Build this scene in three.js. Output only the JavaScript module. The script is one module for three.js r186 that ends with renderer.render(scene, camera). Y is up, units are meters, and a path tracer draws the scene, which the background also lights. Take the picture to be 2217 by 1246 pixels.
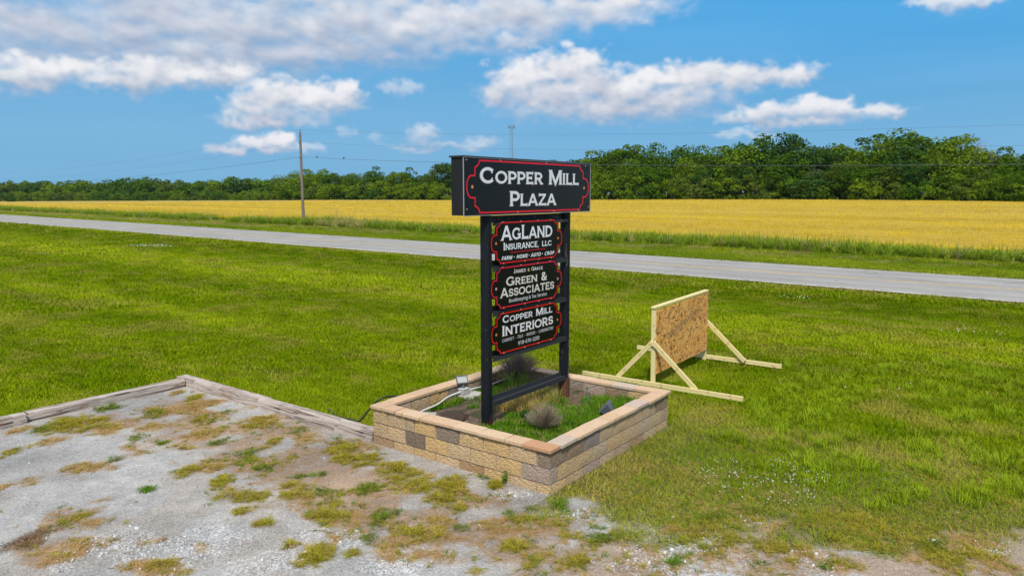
import * as THREE from 'three';
import { mergeGeometries } from 'three/addons/utils/BufferGeometryUtils.js';
import { RoundedBoxGeometry } from 'three/addons/geometries/RoundedBoxGeometry.js';

// ---------------------------------------------------------------- camera, sky, sun, exposure
const scene = new THREE.Scene();
const camera = new THREE.PerspectiveCamera(43.04, 2217 / 1246, 0.1, 6000);
camera.position.set(4.6893, 3.6275, 6.9841);
{
  const p = 0.1293, c = Math.cos(p);
  camera.lookAt(4.6893 - 0.6016 * c, 3.6275 - Math.sin(p), 6.9841 - 0.7988 * c);
}
const renderer = new THREE.WebGLRenderer({ antialias: true });
renderer.toneMapping = THREE.LinearToneMapping;
renderer.toneMappingExposure = 1.45;
renderer.shadowMap.enabled = true;
const SUN = new THREE.Vector3(0.33, 0.78, 0.53).normalize();
const sun = new THREE.DirectionalLight(new THREE.Color(1, 0.94, 0.83), 2.9);
sun.name = 'sun';
sun.position.copy(SUN).multiplyScalar(120);
sun.target.position.set(0, 0, 0);
sun.castShadow = true;
sun.shadow.radius = 14;
sun.shadow.mapSize.set(4096, 4096);
Object.assign(sun.shadow.camera, { left: -60, right: 60, top: 60, bottom: -60, near: 1, far: 400 });
scene.add(sun, sun.target);

// ---------------------------------------------------------------- small tools
const clamp = (x, a = 0, b = 1) => Math.min(b, Math.max(a, x));
const lerp = (a, b, t) => a + (b - a) * t;
const ss = (a, b, x) => { const t = clamp((x - a) / (b - a)); return t * t * (3 - 2 * t); };
function rng(seed) {
  let s = seed | 0;
  return () => { s = (s + 0x6d2b79f5) | 0; let t = Math.imul(s ^ (s >>> 15), 1 | s); t = (t + Math.imul(t ^ (t >>> 7), 61 | t)) ^ t; return ((t ^ (t >>> 14)) >>> 0) / 4294967296; };
}
function hash(x, y, k) {
  let h = Math.imul(x, 374761393) + Math.imul(y, 668265263) + Math.imul(k, 1442695041);
  h = Math.imul(h ^ (h >>> 13), 1274126177);
  return ((h ^ (h >>> 16)) >>> 0) / 4294967296;
}
function vn(x, y, k = 0) {
  const ix = Math.floor(x), iy = Math.floor(y), fx = x - ix, fy = y - iy, u = fx * fx * (3 - 2 * fx), v = fy * fy * (3 - 2 * fy);
  const a = hash(ix, iy, k), b = hash(ix + 1, iy, k), c = hash(ix, iy + 1, k), d = hash(ix + 1, iy + 1, k);
  return a + (b - a) * u + (c - a) * v + (a - b - c + d) * u * v;
}
function fbm(x, y, oct = 4, k = 0) {
  let s = 0, a = 0.5, n = 0;
  for (let i = 0; i < oct; i++) { s += a * vn(x, y, k + i); n += a; x = x * 2.03 + 11.7; y = y * 2.03 + 5.3; a *= 0.5; }
  return s / n;
}

// ---------------------------------------------------------------- the sky: air and clouds, by azimuth (from -z, positive to +x) and elevation in degrees
const CLOUDS = [
  { o: 0.72, grey: 0.16, soft: 0.45, p: [-69.7,8.93,3.08,1.53,-66.6,8.93,3.28,1.3,-63.3,9.05,3.78,1.48,-59.6,9.48,4.63,1.52,-55.6,9.41,4.86,1.25,-51.0,10.27,5.74,1.43,-46.0,11.1,5.88,1.44,-40.8,11.86,5.94,1.28,-35.5,12.68,5.55,1.11,-30.3,13.23,5.09,0.88,-68.1,10.49,4.28,1.67,-60.3,11.23,7.75,1.77,-47.6,12.63,8.95,1.86] },
  { o: 1, p: [-57.9,5.33,0.93,0.71,-56.4,5.87,1.75,1.23,-54.7,6.74,1.95,1.36,-53.6,7.27,1.47,0.91,-52.1,6.83,2.0,1.24,-50.5,6.88,2.02,1.05,-49.3,7.51,1.29,0.73,-55.1,5.19,3.6,0.59] },
  { o: 1, p: [-57.7,3.16,1.26,0.39,-56.1,3.52,1.44,0.66,-54.8,3.78,1.37,0.63,-54.0,3.56,0.92,0.6,-55.8,3.1,2.92,0.33] },
  { o: 0.45, p: [-52.6,3.12,1.0,0.34] },
  { o: 1, p: [-38.5,7.41,1.13,1.35,-37.3,8.25,1.69,1.4,-35.5,8.75,2.11,1.59,-32.9,9.23,2.62,1.38,-31.3,9.71,1.56,0.98,-30.9,7.87,2.43,1.99,-34.1,7.23,4.21,1.61,-28.8,7.5,2.41,1.5,-26.8,8.29,2.04,1.05,-25.1,8.57,2.34,0.98,-22.8,8.49,2.62,1.04,-20.2,8.39,2.55,0.96,-17.6,8.43,2.47,0.76,-15.7,8.08,1.06,0.47,-25.4,6.93,4.99,1.39,-29.5,6.33,5.49,1.01] },
  { o: 0.95, p: [-20.4,5.23,1.23,0.46,-18.8,5.58,1.59,0.59,-16.9,5.84,1.85,0.71,-14.7,6.07,1.8,0.7,-13.5,5.86,1.47,0.57,-11.5,5.55,1.99,0.5,-9.7,5.38,1.25,0.37,-15.6,5.09,4.18,0.45] },
  { o: 0.5, p: [-18.7,4.2,1.9,0.4,-20.0,4.1,1.29,0.3] },
  { o: 0.45, p: [-45.3,7.83,1.32,0.47,-46.0,7.59,0.69,0.27] },
  { o: 0.6, p: [-44.4,3.49,2.47,0.28,-42.3,3.61,2.48,0.28,-39.4,3.97,1.6,0.49,-43.7,4.46,1.34,0.69] },
  { o: 0.25, p: [-49.9,4.38,0.85,0.47,-47.3,4.01,0.62,0.27] },
  { o: 1, p: [-70.3,7.33,1.76,0.99,-68.8,7.74,2.08,1.0,-67.2,8.02,1.6,0.81,-69.5,8.25,1.53,0.57] },
  { o: 1, p: [-64.8,7.61,1.4,0.95,-63.1,8.02,2.02,1.14,-61.1,8.15,2.39,1.04,-59.0,8.28,2.46,0.87,-57.2,8.54,1.57,0.69] },
  { o: 0.97, grey: 0.1, soft: 0.3, p: [-70.0,10.82,4.1,1.49,-67.0,10.32,3.24,1.13,-64.3,10.87,3.41,1.72,-62.3,11.93,3.21,1.73,-59.7,11.87,3.65,1.77,-56.7,11.51,5.1,2.11,-52.9,11.75,5.97,1.85,-49.0,12.1,6.13,1.71,-44.9,12.57,6.23,1.51,-40.8,12.98,6.27,1.32,-36.6,13.32,5.55,1.2,-32.1,13.59,4.79,0.94,-27.9,13.79,3.69,0.68,-65.8,13.53,11.7,1.64,-50.9,14.93,17.06,1.78,-55.5,10.04,6.52,1.09,-60.4,10.03,4.57,1.2,-51.0,10.59,5.05,0.79] },
  { o: 0.55, p: [-36.7,11.17,1.33,0.52,-37.6,10.97,0.63,0.33] },
  { o: 0.8, p: [-8.3,12.27,1.32,0.39,-7.0,12.22,1.54,0.55,-5.4,12.09,1.37,0.38] },
];
{ // the same kind of cumulus goes on all round the horizon
  const r = rng(77);
  for (let az = 6; az < 284; az += 7 + r() * 12) {
    const el = 4 + r() * 11, p = [], n = 4 + Math.floor(r() * 7), w = 1 + el * 0.16;
    for (let i = 0; i < n; i++) p.push(az + (i - n / 2) * w * 1.1 + r(), el + (r() - 0.3) * w * 0.7, w * (0.9 + r() * 1.2), w * (0.5 + r() * 0.6));
    CLOUDS.push({ o: 0.7 + r() * 0.3, p });
  }
}
for (const c of CLOUDS) {
  c.a0 = c.e0 = 1e9; c.a1 = c.e1 = -1e9;
  for (let i = 0; i < c.p.length; i += 4) {
    c.a0 = Math.min(c.a0, c.p[i] - c.p[i + 2] * 1.7); c.a1 = Math.max(c.a1, c.p[i] + c.p[i + 2] * 1.7);
    c.e0 = Math.min(c.e0, c.p[i + 1] - c.p[i + 3] * 1.5 - 0.3); c.e1 = Math.max(c.e1, c.p[i + 1] + c.p[i + 3] * 1.5 + 0.3);
  }
}
function puffs(c, az, el, fine = 1) {
  const wx = (fbm(az * 0.55, el * 0.9, 3, 11) - 0.5) * 1.9 + (fbm(az * 2.6, el * 3.2, 3, 12) - 0.5) * 0.7, wy = (fbm(az * 0.55 + 40, el * 0.9, 3, 21) - 0.5) * 1.0 + (fbm(az * 2.6 + 9, el * 3.2, 3, 22) - 0.5) * 0.5;
  const a = az + wx, e = el + wy;
  let d = -1;
  for (let i = 0; i < c.p.length; i += 4) {
    const u = (a - c.p[i]) / (c.p[i + 2] * (c.soft ? 1.3 : 1.18)), v = (e - c.p[i + 1]) / (c.p[i + 3] * (c.soft ? 1.3 : 1.18));
    const q = 1 - Math.sqrt(u * u + v * v);
    d = q > d ? q + Math.max(0, 0.25 - (q - d)) * 0.3 : d + Math.max(0, 0.25 - (d - q)) * 0.3;
  }
  return d + (fbm(az * (c.soft ? 0.7 : 1.1), el * (c.soft ? 1.5 : 1.9), fine ? (c.soft ? 5 : 6) : 3, 31) - 0.5) * (c.soft ? 0.85 : 0.95);
}
{
  const W = 4096, H = 2048, data = new Float32Array(W * H * 4), col = [0, 0, 0];
  for (let row = 0; row < H; row++) {
    const el = ((row + 0.5) / H - 0.5) * 180;
    for (let cx = 0; cx < W; cx++) {
      const i = (row * W + cx) * 4;
      let az = ((cx + 0.5) / W - 0.5) * 360 + 90;
      if (az > 180) az -= 360;
      if (el < -1) { data[i] = 0.12; data[i + 1] = 0.14; data[i + 2] = 0.08; data[i + 3] = 1; continue; }
      const t = ss(0, 15, el), z = ss(12, 70, el);
      const rt = ss(-70, -5, az) * (az < 60 ? 1 : 0.5);
      col[0] = lerp(lerp(0.135, lerp(0.095, 0.056, rt), t), 0.045, z); col[1] = lerp(lerp(0.312, lerp(0.29, 0.272, rt), t), 0.18, z); col[2] = lerp(lerp(0.485, lerp(0.525, 0.54, rt), t), 0.42, z);
      const band = 0.045 * (fbm(az * 0.06, el * 0.5, 3, 5) - 0.5);
      for (let k = 0; k < 3; k++) col[k] += band * (1 - z) * 0.8;
      const azw = az < -80 ? az + 360 : az;
      for (const c of CLOUDS) {
        const A = c.a0 > -79 && c.a0 < 4 ? az : azw;
        if (A < c.a0 || A > c.a1 || el < c.e0 || el > c.e1) continue;
        const d = puffs(c, A, el), hgt = (el - c.e0) / (c.e1 - c.e0), soft = lerp(0.95, 0.5, ss(0.25, 0.8, hgt)) + (c.soft ?? 0);
        const al = Math.pow(ss(-0.16, soft + 0.06, d), 0.85) * c.o;
        if (al <= 0) continue;
        const up = puffs(c, A - 0.5, el + 0.55, 0), mid = puffs(c, A, el, 0);
        let L = clamp(0.52 + (mid - up) * 0.75) * 0.5 + 0.5 * ss(0.12, 0.82, hgt + (fbm(A * 0.5, el * 1.0, 3, 50) - 0.5) * 0.75) + (d - mid) * (c.soft ? 0.06 : 0.18);
        L = clamp(L * 1.1 - (c.grey ?? 0.04));
        const br = lerp(1, 0.94, ss(6, 1, el));
        const w = [lerp(0.265, 0.61, L) * br, lerp(0.31, 0.612, L) * br, lerp(0.405, 0.63, L)];
        for (let k = 0; k < 3; k++) col[k] = lerp(col[k], w[k], al);
      }
      if (el > 15) { // scattered cloud overhead
        const y = Math.sin(el * Math.PI / 180), k = Math.cos(el * Math.PI / 180) / y, px = Math.sin(az * Math.PI / 180) * k, pz = Math.cos(az * Math.PI / 180) * k;
        const d = fbm(px * 1.6 + 3, pz * 1.6 + 9, 4, 60), al = ss(0.42, 0.6, d) * ss(15, 24, el) * 0.92, L = ss(0.78, 0.5, d);
        col[0] = lerp(col[0], lerp(0.42, 0.63, L), al); col[1] = lerp(col[1], lerp(0.45, 0.635, L), al); col[2] = lerp(col[2], lerp(0.5, 0.65, L), al);
      }
      data[i] = col[0]; data[i + 1] = col[1]; data[i + 2] = col[2]; data[i + 3] = 1;
    }
  }
  const sky = new THREE.DataTexture(data, W, H, THREE.RGBAFormat, THREE.FloatType);
  sky.mapping = THREE.EquirectangularReflectionMapping;
  sky.magFilter = THREE.LinearFilter;
  sky.needsUpdate = true;
  scene.background = sky;
  scene.environment = sky;
}

// ---------------------------------------------------------------- naming, tagging, materials
const taken = new Map();
function numbered(name) { const n = taken.get(name) ?? 0; taken.set(name, n + 1); return n ? name + '_' + String(n).padStart(3, '0') : name; }
function shade(o) { o.traverse((m) => { if (m.isMesh) { m.castShadow = true; m.receiveShadow = true; } }); return o; }
function tag(o, label, category, group, kind) {
  if (label) o.userData.label = label;
  if (category) o.userData.category = category;
  if (group) o.userData.group = group;
  if (kind) o.userData.kind = kind;
  return o;
}
function top(name, o, label, category, group, kind) { o.name = numbered(name); tag(o, label, category, group, kind); scene.add(shade(o)); return o; }
function part(name, geo, mat, parent, label) { const m = new THREE.Mesh(geo, mat); m.name = name; if (label) m.userData.label = label; m.castShadow = m.receiveShadow = true; parent.add(m); return m; }
const lin = (r, g, b) => new THREE.Color().setRGB(r, g, b);
const mat = (c, rough = 0.85, extra = {}) => new (extra.specularIntensity === undefined ? THREE.MeshStandardMaterial : THREE.MeshPhysicalMaterial)({ color: Array.isArray(c) ? lin(...c) : c, roughness: rough, ...extra });
const leafMat = (c, tr = 0.3) => new THREE.MeshPhysicalMaterial({ color: lin(...c), roughness: 0.95, transmission: tr, thickness: 0, side: THREE.DoubleSide, specularIntensity: 0 });
function canvasTex(w, h, draw, srgb = true) {
  const c = document.createElement('canvas'); c.width = w; c.height = h;
  draw(c.getContext('2d'), w, h);
  const t = new THREE.CanvasTexture(c);
  if (srgb) t.colorSpace = THREE.SRGBColorSpace;
  t.wrapS = t.wrapT = THREE.RepeatWrapping; t.anisotropy = 8;
  return t;
}
function dataTex(w, h, f, srgb = true) { // f(x, y) -> [r, g, b] 0..255
  const d = new Uint8Array(w * h * 4);
  for (let y = 0; y < h; y++) for (let x = 0; x < w; x++) { const c = f(x, y), i = (y * w + x) * 4; d[i] = clamp(c[0], 0, 255); d[i + 1] = clamp(c[1], 0, 255); d[i + 2] = clamp(c[2], 0, 255); d[i + 3] = 255; }
  const t = new THREE.DataTexture(d, w, h); t.magFilter = THREE.LinearFilter; t.minFilter = THREE.LinearMipmapLinearFilter; t.generateMipmaps = true;
  t.wrapS = t.wrapT = THREE.RepeatWrapping; if (srgb) t.colorSpace = THREE.SRGBColorSpace; t.needsUpdate = true;
  return t;
}
const box = (w, h, d, x = 0, y = 0, z = 0) => new THREE.BoxGeometry(w, h, d).translate(x, y, z);
function boxUV(g, s = 1) { // uv in metres from the dominant axis of each face
  g = g.index ? g.toNonIndexed() : g;
  const p = g.attributes.position, n = g.attributes.normal, uv = new Float32Array(p.count * 2);
  for (let i = 0; i < p.count; i++) {
    const ax = Math.abs(n.getX(i)), ay = Math.abs(n.getY(i)), az = Math.abs(n.getZ(i));
    const [u, v] = ax > ay && ax > az ? [p.getZ(i), p.getY(i)] : ay > az ? [p.getX(i), p.getZ(i)] : [p.getX(i), p.getY(i)];
    uv[i * 2] = u * s; uv[i * 2 + 1] = v * s;
  }
  g.setAttribute('uv', new THREE.BufferAttribute(uv, 2));
  return g;
}
const tubeGeo = (pts, r, seg = 24, sides = 6) => new THREE.TubeGeometry(new THREE.CatmullRomCurve3(pts.map((p) => new THREE.Vector3(...p))), seg, r, sides, false);

// ---------------------------------------------------------------- the lie of the land
const FAR = [[-71.83,600,-1.42],[-63.9,540,-0.86],[-55.01,470,-0.26],[-53.37,330,0.88],[-41.77,290,1.03],[-30.82,210,1.88],[-23.16,195,2.16],[-15.02,185,2.3],[-7.72,165,2.38],[-2.12,150,2.37]];
function farAt(az) {
  if (az <= FAR[0][0]) return [FAR[0][1], FAR[0][2]];
  for (let i = 1; i < FAR.length; i++) if (az <= FAR[i][0]) { const t = (az - FAR[i - 1][0]) / (FAR[i][0] - FAR[i - 1][0]); return [lerp(FAR[i - 1][1], FAR[i][1], t), lerp(FAR[i - 1][2], FAR[i][2], t)]; }
  return [150, 2.37];
}
const CX = 4.69, CZ = 6.98;      // where the far bearings were taken from
const roadY = (x) => 0.28 - 0.0067 * clamp(x, -150, 30);
const bump = (t, c, w) => Math.exp(-(((t - c) / w) ** 2));
const ROAD_N = -20.5, ROAD_F = -27.9, CROP = 0.5;
function groundY(x, z) {
  const t = -z, rd = roadY(x);
  if (t < 20.5) return Math.max(0, 1) * (rd * ss(3, 20.3, t) - 0.2 * bump(t, 16.6, 2.2) * ss(2, 10, t)) - 0.05 * ss(20.2, 20.5, t);
  if (t < 28) return rd - 0.06;
  let y = rd - 0.05 - 0.12 * bump(t, 33, 2.4);
  const dx = x - CX, dz = z - CZ, r = Math.hypot(dx, dz), [D, yf] = farAt(Math.atan2(dx, -dz) * 180 / Math.PI);
  y = lerp(y, yf - 0.6, clamp((r - 50) / (D - 50)) * ss(30, 46, t));
  return y;
}
const fieldEnd = (x, z) => { // how far the crop reaches along this bearing, and how far away the point is
  const dx = x - CX, dz = z - CZ, az = Math.atan2(dx, -dz) * 180 / Math.PI, D = farAt(az)[0];
  return [Math.hypot(dx, dz), D * lerp(0.97, 0.74, ss(-50, -58, az))];
};

// ---------------------------------------------------------------- ground sheet
const grassTile = dataTex(1024, 1024, (x, y) => {
  const u = x / 1024, v = y / 1024, w = (n, k, o = 3) => { // tiling noise
    const a = fbm(u * n, v * n, o, k), b = fbm((u - 1) * n, v * n, o, k), c = fbm(u * n, (v - 1) * n, o, k), d = fbm((u - 1) * n, (v - 1) * n, o, k);
    return lerp(lerp(a, b, u), lerp(c, d, u), v);
  };
  const a = w(9, 1), f = vn(x * 0.31, y * 0.31, 3), g = vn(x * 0.9, y * 0.9, 4), dry = ss(0.54, 0.66, w(14, 8));
  const k = 0.72 + 0.5 * (f - 0.5) + 0.5 * (g - 0.5);
  return [lerp(80, 120, dry) * k + a * 22, lerp(92, 106, dry) * k + a * 30, lerp(6, 40, dry) * k];
});
{
  const NA = 320, rs = [0]; for (let r = 0.6; r < 1100; r *= 1.043) rs.push(r);
  const pos = [], uv = [], idx = [];
  rs.forEach((r) => { for (let a = 0; a <= NA; a++) { const t = a / NA * Math.PI * 2, x = Math.cos(t) * r, z = Math.sin(t) * r; pos.push(x, groundY(x, z), z); uv.push(x / 9, z / 9); } });
  for (let i = 0; i < rs.length - 1; i++) for (let a = 0; a < NA; a++) { const p = i * (NA + 1) + a, q = p + NA + 1; idx.push(p, p + 1, q, q, p + 1, q + 1); }
  const g = new THREE.BufferGeometry(); g.setAttribute('position', new THREE.Float32BufferAttribute(pos, 3)); g.setAttribute('uv', new THREE.Float32BufferAttribute(uv, 2)); g.setIndex(idx); g.computeVertexNormals();
  top('ground', new THREE.Mesh(g, mat([1, 1, 1], 0.97, { map: grassTile, specularIntensity: 0 })), 'green and brown turf soil running out to the tree lines', 'ground', null, 'structure');
}

// ---------------------------------------------------------------- the road
{
  const roadTex = dataTex(2048, 512, (x, y) => { // 40 m along, 7.4 m across
    const X = x / 2048 * 40, Y = y / 512 * 7.4, wr = (k) => { const u = x / 2048; return lerp(fbm(X * 0.5, Y * 1.2, 3, k), fbm((X - 40) * 0.5, Y * 1.2, 3, k), u); };
    const track = Math.exp(-(((Y - 1.3) / 0.35) ** 2)) + Math.exp(-(((Y - 3.0) / 0.35) ** 2)) + Math.exp(-(((Y - 4.5) / 0.35) ** 2)) + Math.exp(-(((Y - 6.1) / 0.35) ** 2));
    let k = 151 + (wr(3) - 0.5) * 26 + (hash(x, y, 9) - 0.5) * 26 + (vn(x * 0.4, y * 0.4, 2) - 0.5) * 12 - track * 11;
    const cr = Math.abs(((X * 0.143 + (fbm(Y * 1.6, Math.floor(X * 0.143) * 7, 3, 13) - 0.5) * 0.35) % 1 + 1) % 1 - 0.5), crk = cr < 0.0035 && fbm(X * 0.7, Y * 0.8, 2, 17) > 0.42;
    if (crk) k -= 48;
    return [k, k * 0.975, k * 0.94];
  });
  const strip = (z0, z1, dy, u0) => {
    const pos = [], uv = [], idx = []; let n = 0;
    for (let x = -420; x <= 160; x += 4) { for (const z of [z0, z1]) { pos.push(x, roadY(x) + dy, z); uv.push(x / 40, (z - ROAD_F) / (ROAD_N - ROAD_F)); } if (n) idx.push(n - 2, n - 1, n, n, n - 1, n + 1); n += 2; }
    const g = new THREE.BufferGeometry(); g.setAttribute('position', new THREE.Float32BufferAttribute(pos, 3)); g.setAttribute('uv', new THREE.Float32BufferAttribute(uv, 2)); g.setIndex(idx); g.computeVertexNormals();
    return g;
  };
  const road = new THREE.Group();
  part('asphalt', strip(ROAD_F, ROAD_N, 0, 0), mat([1, 1, 1], 0.9, { map: roadTex }), road);
  const worn = dataTex(1024, 16, (x, y) => { const k = 0.12 + 0.55 * ss(0.35, 0.7, fbm(x * 0.21, y * 0.3, 3, 4)); return [lerp(214, 150, k), lerp(172, 143, k), lerp(96, 136, k)]; });
  const yel = mat([1, 1, 1], 0.9, { map: worn });
  part('centre_line', strip(-24.36, -24.25, 0.004, 0), yel, road, 'worn yellow centre line');
  part('centre_line', strip(-24.09, -23.98, 0.004, 0), yel, road, 'worn yellow centre line');
  const wornW = dataTex(1024, 16, (x, y) => { const k = ss(0.5, 0.7, fbm(x * 0.17, y * 0.3, 3, 24)); return [lerp(205, 150, k), lerp(203, 148, k), lerp(198, 146, k)]; });
  const white = mat([1, 1, 1], 0.9, { map: wornW });
  part('edge_line', strip(-20.72, -20.58, 0.004, 0), white, road, 'worn pale edge line');
  part('edge_line', strip(-27.82, -27.72, 0.004, 0), white, road, 'worn pale edge line');
  top('road', road, 'straight grey two-lane asphalt road with worn yellow centre line', 'road', null, 'structure');
}

// ---------------------------------------------------------------- the wheat field
const wheatTile = dataTex(1024, 1024, (x, y) => {
  const u = x / 1024, v = y / 1024, w = (nx, ny, k, o = 3) => lerp(lerp(fbm(u * nx, v * ny, o, k), fbm((u - 1) * nx, v * ny, o, k), u), lerp(fbm(u * nx, (v - 1) * ny, o, k), fbm((u - 1) * nx, (v - 1) * ny, o, k), u), v);
  const f = vn(x * 0.5, y * 0.5, 3), g = hash(x, y, 5), a = w(3, 34, 7), k = 0.8 + 0.34 * (f - 0.5) + 0.3 * (g - 0.5) + 0.5 * (a - 0.5);
  return [212 * k, 176 * k, 44 * k];
});
function polarSheet(rOf, az0, az1, dAz, n, yOf, uvS, skirt) {
  const pos = [], uv = [], idx = [], rows = n + 1 + (skirt ? 1 : 0); let c = 0;
  for (let az = az0; az <= az1 + 1e-6; az += dAz) {
    const a = az * Math.PI / 180, [r0, r1] = rOf(az);
    for (let j = 0; j < rows; j++) {
      const k = skirt ? Math.max(0, j - 1) : j, r = r0 * Math.pow(r1 / r0, k / n), x = CX + Math.sin(a) * r, z = CZ - Math.cos(a) * r;
      pos.push(x, skirt && j === 0 ? groundY(x, z) - 0.1 : yOf(x, z), z); uv.push(x / uvS, z / uvS);
      if (c && j) { const p = c * rows + j, q = p - rows; idx.push(q - 1, p - 1, q, q, p - 1, p); }
    }
    c++;
  }
  const g = new THREE.BufferGeometry(); g.setAttribute('position', new THREE.Float32BufferAttribute(pos, 3)); g.setAttribute('uv', new THREE.Float32BufferAttribute(uv, 2)); g.setIndex(idx); g.computeVertexNormals();
  return g;
}
const WHEAT_Z = -39.6;
{
  const lim = (az) => { const D = farAt(az)[0] * lerp(0.97, 0.74, ss(-50, -58, az)), r0 = (CZ - WHEAT_Z) / Math.cos(az * Math.PI / 180); return [r0, Math.max(D, r0 * 1.02)]; };
  const g = polarSheet(lim, -82, 30, 0.4, 90, (x, z) => groundY(x, z) + CROP + (fbm(x * 0.5, z * 0.5, 3, 71) - 0.5) * 0.16, 7, true);
  top('wheat_field', new THREE.Mesh(g, mat([1, 1, 1], 0.95, { map: wheatTile })), 'ripe golden wheat crop covering the field beyond the road', 'wheat field', null, 'structure');
  const m = polarSheet((az) => { const D = farAt(az)[0]; return [D * lerp(0.97, 0.745, ss(-50, -58, az)), D * 1.01]; }, -80, -51, 0.5, 8, (x, z) => groundY(x, z) + 0.15, 9, false);
  top('meadow', new THREE.Mesh(m, mat([1.0, 1.05, 0.9], 0.95, { map: dataTex(256, 256, (x, y) => { const k = 0.85 + 0.3 * (vn(x * 0.3, y * 0.3, 1) - 0.5) + 0.2 * (hash(x, y, 2) - 0.5); return [158 * k, 166 * k, 84 * k]; }) })), 'pale green grass strip between the wheat and the distant trees', 'meadow', null, 'structure');
}

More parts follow.
